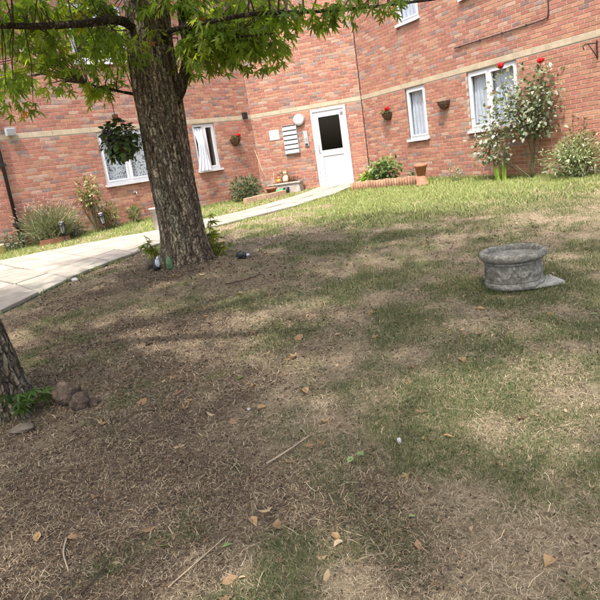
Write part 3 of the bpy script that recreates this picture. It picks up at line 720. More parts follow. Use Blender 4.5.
def along(pts, n, spread, sc, q, dz=-.12):
    P = limb_pts(pts); out = []
    for i in range(n):
        p = P[q.randrange(len(P) // 6, len(P))]
        out.append(((p.x + q.uniform(-spread, spread), p.y + q.uniform(-spread, spread), p.z + q.uniform(-spread * .6, spread * .8) + dz * .5), sc))
    return out
q = random.Random(21)
TB = (-1.27, 7.45, gzf(-1.27, 7.45) - .06)
L_LEFT = [(-1.3, 7.4, 2.6), (-1.42, 7.0, 2.68), (-1.72, 6.55, 2.6), (-2.15, 6.25, 2.58), (-2.8, 5.9, 2.66), (-3.6, 5.5, 2.9)]
L_RIGHT = [(-1.16, 7.42, 1.72), (-.99, 7.34, 1.95), (-.87, 7.26, 2.16), (-.80, 7.2, 2.38), (-.79, 7.15, 2.75), (-.6, 7.1, 3.4)]
L_RA = [(-.82, 7.2, 2.28), (-.62, 7.0, 2.32), (-.33, 6.7, 2.3), (-.04, 6.45, 2.24)]
L_RB = [(-1.1, 7.4, 2.5), (-.9, 6.95, 2.5), (-.4, 6.6, 2.46), (.05, 6.4, 2.42), (.6, 6.4, 2.36), (1.1, 6.1, 2.27), (1.75, 5.7, 2.18), (2.1, 5.5, 2.16)]
L_LS = [(-1.46, 7.42, 1.98), (-1.6, 7.34, 2.02), (-1.78, 7.25, 2.08), (-1.95, 7.2, 2.14)]
L_NEAR = [(-1.27, 7.25, 3.0), (-1.1, 6.5, 3.1), (-.9, 5.6, 3.2), (-.6, 4.6, 3.5)]
L_FAR = [(-1.3, 7.6, 3.1), (-1.5, 8.2, 3.4), (-1.7, 9.1, 3.8)]
L_U1 = [(-1.3, 7.4, 3.6), (-.6, 7.2, 4.3), (.4, 6.9, 4.9), (1.2, 6.6, 5.4)]
L_U2 = [(-1.35, 7.4, 3.8), (-2.1, 7.0, 4.6), (-2.9, 6.6, 5.2)]
L_U3 = [(-1.3, 7.4, 4.1), (-1.2, 7.0, 5.2), (-1.0, 6.6, 6.2), (-1.0, 6.4, 6.9)]
L_U4 = [(-1.3, 7.3, 3.9), (-1.0, 6.3, 4.8), (-.6, 5.4, 5.4)]
ex = [((p[0], p[1] + .28, p[2]), sc) for p, sc in along(L_RA, 34, .24, .8, q) + along(L_RB[1:4], 46, .3, .8, q)] + along(L_RIGHT[3:], 22, .3, .8, q, 0) + along(L_LS[2:], 9, .14, .55, q, 0)
ex += [((p[0], p[1] + .35, p[2] + .05), sc) for p, sc in along(L_LEFT, 60, .42, .8, q)] + along(L_RB[3:6], 22, .13, .55, q, 0) + along(L_RB[5:], 7, .08, .45, q, .1)
ex += [((x, y, z), .6) for x, y, z in ((-2.6, 6.7, 2.35), (-2.75, 6.6, 2.2), (-2.3, 6.8, 2.35), (-2.0, 6.9, 2.4), (-1.9, 6.8, 2.25), (-2.1, 6.7, 2.1), (-2.45, 6.5, 2.25), (-2.9, 6.6, 2.05), (-1.65, 6.9, 2.45), (-2.2, 7.2, 2.3), (-1.95, 7.2, 2.1), (-1.85, 7.25, 2.0))]
for k in range(70): ex.append(((q.uniform(-3.5, -1.25), q.uniform(6.5, 8.0), q.uniform(2.3, 3.0)), .8))
for k in range(62): ex.append(((q.uniform(-1.15, .35), q.uniform(6.8, 7.9), q.uniform(2.3, 2.95)), .8))
ex += [((x, y, z), .55) for x, y, z in ((-2.55, 6.6, 1.98), (-2.35, 6.55, 1.9), (-2.75, 6.5, 2.0), (-2.65, 6.7, 2.1), (-2.15, 6.7, 2.05), (-2.8, 6.4, 1.95), (-2.5, 6.4, 2.1), (-2.3, 6.9, 2.15), (-1.7, 6.7, 2.2), (-1.6, 7.0, 2.3), (-2.6, 6.9, 2.25), (-2.9, 6.8, 2.2))]
def zmain(x, y): return 2.42 + .10 * max(0, x - .2) + .04 * max(0, 6.5 - y) + .12 * max(0, y - 8)
tree('thick maple with rough bark in the middle of the lawn, ornaments at its foot', TB,
     [TB, (-1.265, 7.45, .4), (-1.27, 7.44, 1.2), (-1.25, 7.42, 2.2), (-1.17, 7.4, 3.2), (-1.2, 7.35, 4.2)], [.285, .262, .25, .252, .225, .1],
     [(L_LEFT, .055, .018), (L_RIGHT, .085, .03), (L_RA, .026, .010), (L_RB, .032, .008), (L_LS, .022, .008), (L_NEAR, .07, .02), (L_FAR, .06, .02), (L_U1, .07, .02), (L_U2, .07, .02), (L_U3, .09, .02), (L_U4, .06, .02)],
     (-1.4, 6.0, 4.4), (3.0, 2.7, 2.3), 390, zmain, 3, .75, .125, ex, .44)
LB = (-2.0, 3.72, gzf(-2.0, 3.72) - .06)
tree('leaning maple trunk cut by the left edge of the picture, brown rock beside it', LB,
     [LB, (-2.03, 3.72, .25), (-2.12, 3.7, 1.2), (-2.2, 3.65, 2.4), (-2.2, 3.5, 3.6)], [.235, .205, .195, .18, .09],
     [([(-2.2, 3.6, 2.5), (-1.3, 3.0, 3.3), (-.2, 2.5, 3.9), (1.0, 2.0, 4.3)], .09, .02), ([(-2.2, 3.6, 2.6), (-3.2, 3.2, 3.6), (-4.2, 2.8, 4.2)], .08, .02),
      ([(-2.2, 3.6, 2.6), (-3.1, 3.9, 3.6), (-4.5, 4.3, 4.6)], .07, .02), ([(-2.2, 3.55, 2.9), (-1.8, 2.4, 3.9), (-1.4, 1.2, 4.4)], .08, .02), ([(-2.2, 3.5, 3.2), (-1.6, 3.4, 4.4), (-1.0, 3.2, 5.6)], .08, .02), ([(-2.2, 3.55, 3.0), (-.9, 3.6, 3.9), (.6, 3.6, 4.4), (1.8, 3.2, 4.6)], .07, .02)],  # first limb here added to carry leaves that shade the path
     (-.6, 1.8, 4.9), (4.7, 4.2, 2.1), 900, lambda x, y: 3.0, 8, .6, .15, [((q.uniform(-5.6, -3.75), q.uniform(3.4, 5.2), q.uniform(4.2, 5.2)), 1) for _ in range(110)], .28)  # extra leaf clusters added out of view to shade the path

# ------------------------------------------------------------------ plants
def shrub(name, label, cat, loc, rx, ry, h, n, tpl, size, cols, droop=.2, upw=.4, stems=8, group=None, z0=.05, skin=.5, stemr=.006, seed=1, core=None):
    q = np.random.default_rng(seed); T = empty(name, (loc[0], loc[1], gzf(loc[0], loc[1]) if len(loc) < 3 else loc[2]), 0, label, cat, group)
    d = q.normal(size=(n, 3)); d /= np.linalg.norm(d, axis=1, keepdims=True); rr = q.random(n) ** skin
    lump = 1 + .35 * (fbm(d[:, 0] * 2.2 + seed, d[:, 2] * 2.2 + d[:, 1] * 1.5, seed + 70, 2) - .5) * 2
    P = d * (rr * lump)[:, None] * np.array([rx, ry, h / 2]) + np.array([0, 0, h / 2 + z0]); P[:, 2] = np.maximum(P[:, 2], .02)
    yd = d * np.array([1, 1, .6]) + q.normal(size=(n, 3)) * .5 + np.array([0, 0, upw - droop])
    upv = np.array([0, 0, 1.]) + q.normal(size=(n, 3)) * .4 + d * .5
    C = np.array(cols)[q.integers(0, len(cols), n)] * q.uniform(.75, 1.25, n)[:, None]
    v, f, c = instances(tpl, P, yd, upv, size * q.uniform(.6, 1.25, n), C)
    s = MB()
    for k in range(stems):
        e = P[q.integers(0, n)]; b = Vector((e[0] * .12, e[1] * .12, -.03)); m = b.lerp(Vector(e), .5) + Vector((e[0] * .12, e[1] * .12, .08 * h))
        s.tube([b, m, Vector(e)], [stemr, stemr * .8, stemr * .4], 5, cap=False)
    s.build('stems', MT['stem'], T)
    tag(np_mesh('foliage', v, f, MT['foliage'], T, c), kind='stuff')
    return T
def rose(parent, p, r=.05, m='petal', seed=0):
    s = MB(); q = random.Random(seed)
    for ring, (k, rr, tilt) in enumerate(((3, .35, .15), (5, .65, .5), (6, 1.0, .95))):
        for i in range(k):
            a = 6.283 * i / k + ring * .5; c, sn = math.cos(a), math.sin(a); R0 = r * rr
            pts = [(.15 * R0 * c, .15 * R0 * sn, -.3 * r), (R0 * .7 * math.cos(a - .5), R0 * .7 * math.sin(a - .5), .35 * r * (1 - tilt * .4)), (R0 * c, R0 * sn, .7 * r * (1 - tilt * .6)), (R0 * .7 * math.cos(a + .5), R0 * .7 * math.sin(a + .5), .35 * r * (1 - tilt * .4))]
            s.add([Vector(p) + Vector(t_) for t_ in pts], [(0, 1, 2), (0, 2, 3)])
    s.blob(p, (r * .8, r * .8, r * .62), 12, .16, seed=seed)
    return s.build('rose', MT[m], parent)

SIMPLE, NARROW, BLADE = leaf_simple(.4, .25), leaf_simple(.2, .2), leaf_blade(.05, .35)
# left bed, under facet A
lav = shrub('lavender_bush', 'wide wispy lavender bush with faded flower spikes beside the drainpipe', 'bush', (-5.0, 13.25), .62, .5, .62, 2600, leaf_blade(.022, .25), .24, [(.19, .20, .11), (.14, .17, .08), (.28, .26, .16), (.12, .15, .09)], 0, 1.2, 30, seed=2, z0=0)
s = MB(); qq = random.Random(3)
for k in range(240):
    a = qq.uniform(0, 6.28); r = qq.random() ** .5; b = Vector((math.cos(a) * r * .3, math.sin(a) * r * .25, .3)); e = Vector((math.cos(a) * r * .75, math.sin(a) * r * .6, qq.uniform(.6, .92) - .25 * r * r))
    s.cur = (.2, .19, .09); s.tube([b, e], [.003, .0025], 3, cap=False); s.cur = qq.choice([(.36, .27, .2), (.30, .22, .24), (.4, .32, .22)]); d = (e - b).normalized(); s.tube([e, e + d * .06], [.009, .004], 4)
tag(s.build('flower_spikes', MT['litter'], lav, color=True), kind='stuff')
shrub('rose_sapling', 'tall thin variegated shrub behind the right lantern on the left bed', 'shrub', (-4.25, 14.0), .26, .2, .72, 330, SIMPLE, .085, [(.16, .19, .06), (.30, .30, .13), (.12, .15, .05), (.34, .27, .18)], seed=4, z0=.5, stems=14, stemr=.007)
shrub('leafy_shrub', 'small pale green shrub directly right of the two lanterns', 'shrub', (-3.98, 14.35), .2, .18, .5, 260, NARROW, .09, [(.12, .17, .05), (.18, .2, .08)], seed=5, z0=.1)
shrub('leafy_shrub', 'upright green shrub under the lace curtained window', 'shrub', (-3.55, 14.85), .15, .13, .38, 200, NARROW, .085, [(.10, .15, .05), (.15, .19, .07)], seed=6, z0=.05)
shrub('leafy_shrub', 'low green clump at the wall just left of the big trunk', 'shrub', (-3.02, 15.35), .22, .13, .2, 170, NARROW, .08, [(.09, .16, .04), (.13, .19, .06)], seed=7, z0=.0)
shrub('sage_plant', 'low grey green plant between the lavender and the lanterns', 'plant', (-4.58, 13.75), .34, .2, .28, 330, NARROW, .07, [(.14, .17, .1), (.19, .21, .14), (.1, .13, .07)], seed=8, z0=0)
shrub('sage_plant', 'grey leaved plant at the foot of the drainpipe', 'plant', (-5.62, 12.8), .26, .22, .34, 260, NARROW, .08, [(.15, .18, .13), (.1, .13, .08)], seed=9, z0=0)
s = MB(); s.lathe([(0, .0), (.075, 0), (.095, .17), (.105, .17), (.105, .2), (.085, .2), (.08, .16), (0, .16)], n=20)
tag(s.build('plant_pot', MT['cream'], None, Matrix.Translation((-5.72, 12.35, gzf(-5.72, 12.35)))), 'small cream pot at the left edge beside the path', 'pot')
# bare bed soil with a fallen terracotta strip under the lavender
s = MB(); s.box((0, 0, .05), (.6, .07, .12)); tag(s.build('bed_edging', MT['terracotta'], None, Matrix.Translation((-4.83, 12.95, gzf(-4.8, 12.95))) @ Matrix.Rotation(R(36), 4, 'Z')), 'low terracotta edging strip in front of the lavender bush', 'edging')
def lantern(x, y, tilt, label):
    T = empty('solar_lantern', (x, y, gzf(x, y)), rnd.uniform(0, 1), label, 'garden lantern', 'solar lanterns by the path'); T.rotation_euler.x = tilt
    s = MB(); s.tube([(0, 0, -.08), (0, 0, .17)], .012, 8); s.lathe([(0, .0), (.05, 0), (.03, .03), (.018, .05)], n=12); s.build('stake', MT['black'], T)
    s = MB(); s.lathe([(0, .165), (.04, .165), (.05, .18), (.045, .19)], n=6); s.build('lamp_base', MT['black'], T)
    s = MB(); s.lathe([(.038, .19), (.062, .345)], n=6); s.build('glass', MT['smoke'], T)
    for k in range(6):
        a = k * math.pi / 3; s = MB(); s.tube([(.04 * math.cos(a), .04 * math.sin(a), .19), (.065 * math.cos(a), .065 * math.sin(a), .345)], .006, 4); s.build('rib', MT['black'], T)
    s = MB(); s.lathe([(.0, .345), (.095, .345), (.09, .36), (.06, .40), (.025, .42)], n=6); cap_ = s.build('cap', MT['black'], T)
    s = MB(); s.lathe([(.05, .405), (.045, .425), (.0, .435)], n=12); s.build('solar_panel', MT['upvc_grey'], cap_)
    s = MB(); s.lathe([(.02, .436), (.012, .45), (0, .46)], n=8); s.build('finial', MT['black'], cap_)
lantern(-4.63, 12.95, 0, 'upright black solar lantern on a stake in front of the lavender bush')
lantern(-4.02, 13.85, R(-9), 'tilted black solar lantern on a stake by the thin variegated shrub')
# bed in the corner left of the door
shrub('evergreen_shrub', 'rounded dark evergreen shrub in the corner left of the terracotta pot', 'shrub', (-.98, 16.6), .42, .35, .62, 720, NARROW, .12, [(.055, .09, .04), (.08, .12, .06), (.12, .15, .09)], seed=12, z0=0)
T = empty('block_edging', (-.93, 15.8, gzf(-.93, 15.8)), math.atan2(.95, .98), 'row of pinkish blocks edging the corner bed', 'edging')
for k in range(4):
    s = MB(); g = rnd.uniform(.85, 1.15); s.cur = (.40 * g, .27 * g, .19 * g); s.bbox(-.09 + k * .36, .25 + k * .36, -.06, .06, -.02, .13 + .01 * (k % 2), .008); s.build('edging_block', MT['edging'], T, color=True)
def pot_mesh(s, r, h, inv=False, c=(0, 0, 0)):
    pr = [(0, 0), (r * .62, 0), (r * .88, h * .78), (r * 1.0, h * .78), (r * 1.02, h), (r * .9, h), (r * .84, h * .8), (0, h * .78)]
    if inv: pr = [(a, h - b) for a, b in pr][::-1]
    s.lathe(pr, c, 28)
s = MB(); pot_mesh(s, .15, .24); t = s.build('plant_pot', MT['terracotta'], None, Matrix.Translation((-.32, 16.95, gzf(-.32, 16.95)))); tag(t, 'terracotta flower pot holding thin canes beside the stone trough', 'pot')
s = MB(); s.lathe([(0, .185), (.128, .187)], n=16); s.build('potting_soil', MT['soil'], t)
def cane(pts, label, m='timber'):
    s = MB(); s.tube(pts, .008, 6); tag(s.build('garden_cane', MT[m]), label, 'cane', 'canes stuck in the terracotta pot')
zp = gzf(-.32, 16.95) + .15
cane([(-.32, 16.98, zp), (-.5, 17.25, zp + .62), (-.62, 17.5, zp + 1.12)], 'long pinkish cane leaning from the pot to the wall')
cane([(-.27, 16.97, zp), (-.26, 17.05, zp + .34)], 'short upright cane in the terracotta pot')
cane([(-.24, 16.93, zp), (-.2, 17.0, zp + .46)], 'middle length cane in the terracotta pot')
# stone trough against the wall, ornaments on it
tm = FC.M @ Matrix.Translation((.74, -.32, gzf(.2, 17.4)))
T = empty('stone_trough', (0, 0, 0), 0, 'low grey stone trough against the wall left of the door', 'trough'); T.matrix_basis = tm
s = MB(); s.bbox(-.38, .52, -.16, .22, -.02, .24, .01); s.build('trough_body', MT['slab_pale'], T)
s = MB(); s.bbox(-.41, .55, -.19, .25, .241, .29, .01); s.build('trough_rim', MT['slab_pale'], T)
s = MB(); s.bbox(-.34, .48, -.12, .18, .27, .298); s.build('trough_soil', MT['soil'], T)
T = empty('garden_ornament', (0, 0, 0), 0, 'cream and orange seated animal ornament standing on the stone trough', 'ornament'); T.matrix_basis = tm @ Matrix.Translation((.1, .02, .296))
s = MB(); s.lathe([(0, 0), (.07, 0), (.085, .06), (.065, .15), (.04, .21), (.0, .22)], n=16); s.build('body', MT['cream'], T)
s = MB(); s.blob((0, -.02, .25), (.05, .055, .05), 12, .05); hd = s.build('head', MT['cream'], T)
for k in (-1, 1):
    s = MB(); s.lathe([(.018, 0), (.0, .075)], (k * .028, -.01, .285), 8); s.build('ear', MT['orange'], hd)
s = MB(); s.blob((0, -.075, .24), (.02, .03, .018), 8, .05); s.build('muzzle', MT['orange'], hd)
for k in (-1, 1):
    s = MB(); s.tube([(k * .04, -.06, .14), (k * .045, -.085, .0)], [.024, .02], 8); s.build('foreleg', MT['cream'], T)
T = empty('garden_ornament', (0, 0, 0), 0, 'smaller orange ornament left of the cream animal on the trough', 'ornament'); T.matrix_basis = tm @ Matrix.Translation((-.1, .0, .296))
s = MB(); s.lathe([(0, 0), (.06, 0), (.07, .05), (.045, .11), (.0, .13)], n=14); s.build('body', MT['orange'], T)
s = MB(); s.blob((0, -.015, .145), (.038, .04, .038), 10, .05); s.build('head', MT['orange'], T)
shrub('bronze_plant', 'dark red leaved plant on the trough beside the ornaments', 'plant', tuple((tm @ Vector((.32, .05, .28)))), .16, .12, .13, 120, NARROW, .07, [(.12, .035, .03), (.07, .05, .03)], seed=14, z0=0, stems=4)
shrub('bronze_plant', 'dark leafy plant behind the cream ornament against the wall', 'plant', tuple((tm @ Vector((.02, .13, .28)))), .17, .06, .32, 130, NARROW, .08, [(.1, .05, .03), (.05, .06, .03)], seed=15, z0=0, stems=5)
s = MB(); s.lathe([(0, 0), (.07, 0), (.09, .17), (.08, .17), (.072, .14), (0, .14)], n=20)  # black pot added to stand for the dark opening in the trough
t = s.build('plant_pot', MT['black'], None, tm @ Matrix.Translation((.18, -.32, -.0))); tag(t, 'small black pot standing in for the dark opening of the stone trough', 'pot')
# green can lying on the paving
T = empty('watering_can', (0, 0, 0), 0, 'green plastic watering can lying in front of the stone trough', 'watering can'); T.matrix_basis = tm @ Matrix.Translation((.0, -.42, .07)) @ Matrix.Rotation(R(80), 4, 'Y')
s = MB(); s.lathe([(0, -.13), (.062, -.13), (.072, -.05), (.07, .1), (.055, .13), (.03, .13), (.03, .11)], n=20); s.build('body', MT['greenplastic'], T)
s = MB(); s.tube([(0, -.06, -.08), (0, -.1, .06), (0, -.12, .2)], [.018, .013, .011], 8); sp = s.build('spout', MT['greenplastic'], T)
s = MB(); s.lathe([(.012, 0), (.03, .03), (.0, .035)], (0, -.12, .2), 12); s.build('rose_head', MT['greenplastic'], sp)
s = MB(); s.tube(limb_pts([(0, .06, .1), (0, .12, .08), (0, .13, 0), (0, .065, -.06)]), .009, 6); s.build('handle', MT['greenplastic'], T)
# right bed: log edging, shrubs, stacked pots
e0, e1 = Vector((1.62, 14.85)), Vector((3.0, 13.75)); L = (e1 - e0).length; n = 26
T = empty('log_edging', (e0.x, e0.y, gzf(e0.x, e0.y)), math.atan2(e1.y - e0.y, e1.x - e0.x), 'row of upright brown logs edging the bed right of the door', 'edging')
for k in range(n):
    s = MB(); g = rnd.uniform(.75, 1.2); s.cur = (.33 * g, .19 * g, .125 * g); hh = .19 + rnd.uniform(-.012, .012); x = k * L / n
    s.lathe([(0, -.08), (.033, -.08), (.034, hh - .006), (.028, hh), (0, hh + .001)], (x, rnd.uniform(-.004, .004), 0), 9); s.build('edging_log', MT['edging'], T, color=True)
shrub('variegated_shrub', 'bushy bright green shrub behind the log edging', 'shrub', (2.42, 14.85), .36, .3, .62, 620, SIMPLE, .10, [(.11, .18, .05), (.17, .24, .08), (.25, .29, .16), (.08, .13, .04)], seed=20, z0=.06)
shrub('lime_shrub', 'low lime green clump at the left end of the log edging', 'shrub', (2.03, 15.05), .24, .2, .32, 320, SIMPLE, .085, [(.19, .3, .04), (.26, .36, .06), (.14, .23, .04)], seed=21, z0=.03)
shrub('seedling', 'small dark green spiky plant beside the stacked pots', 'plant', (2.93, 14.35), .08, .08, .24, 60, NARROW, .11, [(.07, .11, .05)], seed=22, z0=.03, stems=4)
pb_ = (2.98, 13.52, gzf(2.98, 13.52))
s = MB(); pot_mesh(s, .135, .21, True); tag(s.build('plant_pot', MT['terracotta'], None, Matrix.Translation(pb_)), 'upturned terracotta pot, lower of the two stacked by the edging', 'pot', 'stacked terracotta pots')
s = MB(); pot_mesh(s, .14, .25); tag(s.build('plant_pot', MT['terracotta'], None, Matrix.Translation((pb_[0] + .005, pb_[1] + .01, pb_[2] + .212)) @ Matrix.Rotation(R(5), 4, 'X')), 'terracotta pot standing on top of the upturned pot', 'pot', 'stacked terracotta pots')
shrub('silver_plant', 'thin silvery plant at the foot of the right wall', 'plant', (3.68, 13.4), .13, .1, .34, 90, NARROW, .075, [(.25, .28, .22), (.16, .2, .12)], seed=23, z0=.0, stems=7, stemr=.004)
T = empty('iris_clump', (4.22, 12.15, gzf(4.22, 12.15)), 0, 'upright yellow green iris leaves left of the rose bush', 'plant')
for k in range(9):
    a = rnd.uniform(-.25, .25); x = rnd.uniform(-.07, .07); h = rnd.uniform(.28, .42); w = .02
    s = MB(); s.cur = (.26, .36, .05) if k % 2 else (.18, .3, .05); y = rnd.uniform(-.05, .05)
    s.add([(x - w, y, -.02), (x + w, y, -.02), (x - w + a * h * .5, y + .02, h * .6), (x + w + a * h * .5, y + .02, h * .6), (x + a * h, y + .04, h)], [(0, 1, 3, 2), (2, 3, 4)]); s.build('leaf', MT['foliage'], T, color=True)
# rose bush trained against the right wall
T = empty('rose_bush', (4.66, 11.75, gzf(4.66, 11.75)), 0, 'tall sprawling rose bush with red blooms beside the curtained window', 'rose bush'); qq = random.Random(31)
s = MB(); tips = []
canes = [[(0, 0, 0), (.03, .04, .5), (-.05, .15, 1.0), (-.02, .2, 1.5)], [(0, 0, 0), (.12, -.1, .5), (.2, -.2, 1.1), (.24, -.28, 1.65)], [(0, 0, 0), (-.22, .25, .3), (-.4, .5, .75), (-.46, .62, 1.15)],
         [(0, 0, 0), (.08, -.03, .6), (.06, .0, 1.2), (.1, -.02, 1.75)], [(0, 0, 0), (-.25, .3, .25), (-.55, .65, .5), (-.62, .78, .8)], [(0, 0, 0), (-.08, .12, .7), (-.22, .35, 1.25), (-.28, .45, 1.85)], [(0, 0, .0), (.05, -.1, .8), (.14, -.25, 1.3), (.16, -.3, 1.75)]]
for c in canes:
    P = limb_pts(c, 5); s.tube(P, [.013 - .009 * i / (len(P) - 1) for i in range(len(P))], 6)
    for p in P[len(P) // 2 - 2:]: tips += [p] * 3
s.build('canes', MT['stem'], T)
npt = len(tips) * 12; base_ = np.array([tips[k % len(tips)] for k in range(npt)]); off = rng.normal(size=(npt, 3)) * np.array([.13, .16, .15]); P = base_ + off; keep_ = (P[:, 2] > .75) | ((P[:, 0] < -.3) & (P[:, 2] > .3)); P, off = P[keep_], off[keep_]; npt = len(P)
colr = np.array([(.13, .16, .085), (.20, .23, .15), (.09, .12, .06), (.44, .45, .41), (.27, .28, .21), (.17, .095, .06)])[rng.choice(6, npt, p=[.27, .26, .13, .13, .14, .07])] * rng.uniform(.8, 1.2, npt)[:, None]
v, f, c = instances(SIMPLE, P, off / .15 + rng.normal(size=(npt, 3)) * .6 + np.array([0, 0, -.2]), np.array([0, 0, 1.]) + rng.normal(size=(npt, 3)) * .5, rng.uniform(.055, .105, npt), colr)
tag(np_mesh('foliage', v, f, MT['foliage'], T, c), kind='stuff')
for k, (p, r, m) in enumerate((((-.27, .50, 2.13), .085, 'petal'), ((.16, -.30, 2.05), .075, 'petal'), ((-.46, .72, 1.42), .05, 'pink'))):
    s = MB(); b = Vector(p) - Vector((0, -.02, .42)); s.tube([b, Vector(p) - Vector((0, -.01, .02))], .005, 5); s.build('flower_stem', MT['stem'], T); rose(T, p, r, m, k)
shrub('variegated_bush', 'wide pale variegated bush at the foot of the right wall, right of the roses', 'bush', (5.05, 10.75), .5, .62, .72, 1700, NARROW, .085, [(.16, .20, .09), (.24, .28, .15), (.36, .38, .26), (.11, .14, .06)], seed=25, z0=0, stems=20)
shrub('dry_stem_bush', 'sparse browning bush behind the pale variegated bush', 'bush', (5.22, 11.0), .3, .4, .95, 330, NARROW, .08, [(.16, .15, .07), (.2, .17, .09), (.12, .12, .05)], seed=26, z0=.05, stems=22)

# ---- baskets
def wall_basket(fc, u, z, label, flowers):
    T = on_wall('wall_basket', fc, u, z, label, 'wall basket', 'half round baskets on the wall', out=.008)
    prof = [(.0, -.17), (.05, -.165), (.11, -.13), (.155, -.06), (.17, 0)]
    s = MB(); s.lathe([(r * .94, zz) for r, zz in prof], n=16, a0=math.pi, a1=2 * math.pi); s.build('coir_liner', MT['coir'], T)
    for r, zz in ((.172, .0), (.157, -.06), (.113, -.13)):
        s = MB(); s.tube([(r * math.cos(a), r * math.sin(a), zz) for a in np.linspace(math.pi, 2 * math.pi, 14)], .005, 5); s.build('wire_hoop', MT['iron'], T)
    for k in range(5):
        a = math.pi * (1 + (k + .5) / 5); s = MB(); s.tube([(r * 1.01 * math.cos(a), r * 1.01 * math.sin(a), zz) for r, zz in prof], .004, 4); s.build('wire_rib', MT['iron'], T)
    s = MB(); s.bbox(-.175, .175, -.006, .0, -.008, .008); s.build('back_rail', MT['iron'], T)
    s = MB(); s.lathe([(0, -.035), (.158, -.03)], n=16, a0=math.pi, a1=2 * math.pi); s.build('basket_soil', MT['soil'], T)
    if flowers:
        n = 130; d = rdir(n); P = np.stack([d[:, 0] * .15, -.085 + d[:, 1] * .07, .01 + np.abs(d[:, 2]) * .055], 1)
        C = np.array([(.07, .1, .04), (.12, .15, .06), (.14, .1, .05)])[rng.integers(0, 3, n)]
        v, f, c = instances(SIMPLE, P, d + np.array([0, -.3, .2]), np.array([0, 0, 1.]) + rdir(n) * .4, rng.uniform(.03, .06, n), C); tag(np_mesh('foliage', v, f, MT['foliage'], T, c), kind='stuff')
        for k, p in enumerate(flowers): rose(T, p, .05 + .018 * (k == 0), 'petal', 40 + k)
wall_basket(FD, 1.14, 1.74, 'wall basket with a red flower left of the narrow window', [(.11, -.1, .12), (.08, -.11, .08), (.14, -.08, .09)])
wall_basket(FD, 3.3, 1.73, 'empty brown wall basket right of the narrow window', None)
wall_basket(FA, 6.22, 1.72, 'wall basket with red flowers between the open window and the letterboxes', [(.08, -.1, .1), (.12, -.09, .08), (.03, -.12, .09)])
# hanging basket on the tree
hx, hy, hz = -1.735, 7.25, 1.54
T = empty('hanging_basket', (hx, hy, hz), 0, 'round hanging basket of trailing leaves hung from the maple branch', 'hanging basket')
s = MB(); s.lathe([(0, -.15), (.07, -.14), (.13, -.07), (.15, .0), (.14, .0), (.1, -.02), (0, -.02)], n=20); s.build('basket', MT['coir'], T)
for k in range(3):
    a = 2.1 * k + .4; s = MB(); s.tube([(.145 * math.cos(a), .145 * math.sin(a), 0), (.02 * math.cos(a), .02 * math.sin(a), .24)], .0035, 4); s.build('chain', MT['iron'], T)
s = MB(); s.tube([(0, 0, .24), (0, 0, .48), (.0, .0, .53), (.015, 0, .545), (.02, 0, .52)], .004, 5); s.build('hook', MT['iron'], T)
s = MB(); s.lathe([(.03, .21), (.034, .25), (.0, .26)], n=10); s.build('chain_ring', MT['terracotta'], T)
n = 520; d = rdir(n); rr = rng.random(n) ** .35; P = d * rr[:, None] * np.array([.215, .215, .2]) + np.array([0, 0, -.02]); P[:, 2] -= .07 * (rng.random(n) ** 2) * (d[:, 2] < 0)
C = np.array([(.055, .085, .03), (.09, .13, .045), (.03, .045, .02), (.12, .13, .05)])[rng.choice(4, n, p=[.4, .25, .25, .1])]
v, f, c = instances(leaf_simple(.62, .3), P, d + np.array([0, 0, -.45]) + rdir(n) * .4, d + np.array([0, 0, .5]), rng.uniform(.04, .075, n), C); tag(np_mesh('foliage', v, f, MT['foliage'], T, c), kind='stuff')
for k in range(14):
    a = rnd.uniform(2.6, 5.2); rose(T, (.2 * math.cos(a) * rnd.uniform(.5, 1), .2 * math.sin(a), rnd.uniform(-.1, .09)), .026, 'purple', 60 + k)

# ------------------------------------------------------------------ stone planter on the lawn
px_, py_ = 1.70, 4.76; pz_ = gzf(px_, py_) + .005
T = empty('stone_planter', (px_, py_, pz_), 0, 'round weathered cast stone planter standing on the open lawn', 'planter'); T.scale = (1.05, 1.05, 1.1)
def relief(prof, n, name, m, orn=None):
    V = []; C = []
    for r, z in prof:
        a = np.linspace(0, 2 * np.pi, n, endpoint=False); rr = np.full(n, r)
        rr = rr + .0035 * (fbm(np.cos(a) * 6 + 9, np.sin(a) * 6 + z * 30, 90, 3) - .5)
        if orn and orn[0] < z < orn[1]:
            k = (z - orn[0]) / (orn[1] - orn[0]); sw = np.abs(np.sin(a * 5)); band = np.exp(-((k - (.85 - .55 * sw)) / .13) ** 2); rr = rr + .010 * band + .004 * np.exp(-((k - .5) / .4) ** 2) * (np.abs(np.sin(a * 5 + 1.57)) > .965) + .004 * (fbm(a * 14, np.full(n, z * 60), 95, 2) > .55)
        V.append(np.stack([rr * np.cos(a), rr * np.sin(a), np.full(n, z)], 1))
    V = np.concatenate(V); idx = np.arange(len(prof) * n).reshape(len(prof), n); nxt = np.roll(idx, -1, 1)
    return np_mesh(name, V, np.stack([idx[:-1], nxt[:-1], nxt[1:], idx[1:]], -1).reshape(-1, 4), MT[m], T, None, True)
body = [(.0, 0), (.205, .0), (.214, .012), (.216, .03), (.211, .042), (.2, .047), (.199, .05), (.206, .054), (.206, .058), (.2, .061)] + [(.2, .05 + k * .0065) for k in range(1, 20)] + [(.201, .174), (.21, .178), (.213, .184), (.209, .19), (.203, .193)]
relief(body, 160, 'body', 'concrete', (.055, .175))
rim = [(.205, .193), (.222, .2), (.236, .212), (.241, .228), (.24, .244), (.233, .256), (.222, .261), (.206, .26), (.197, .252), (.194, .235), (.192, .2)]
relief(rim, 128, 'rim', 'concrete')
s = MB(); s.lathe([(.194, .222), (.12, .228), (0, .23)], n=32); s.build('planter_fill', MT['concrete'], T)
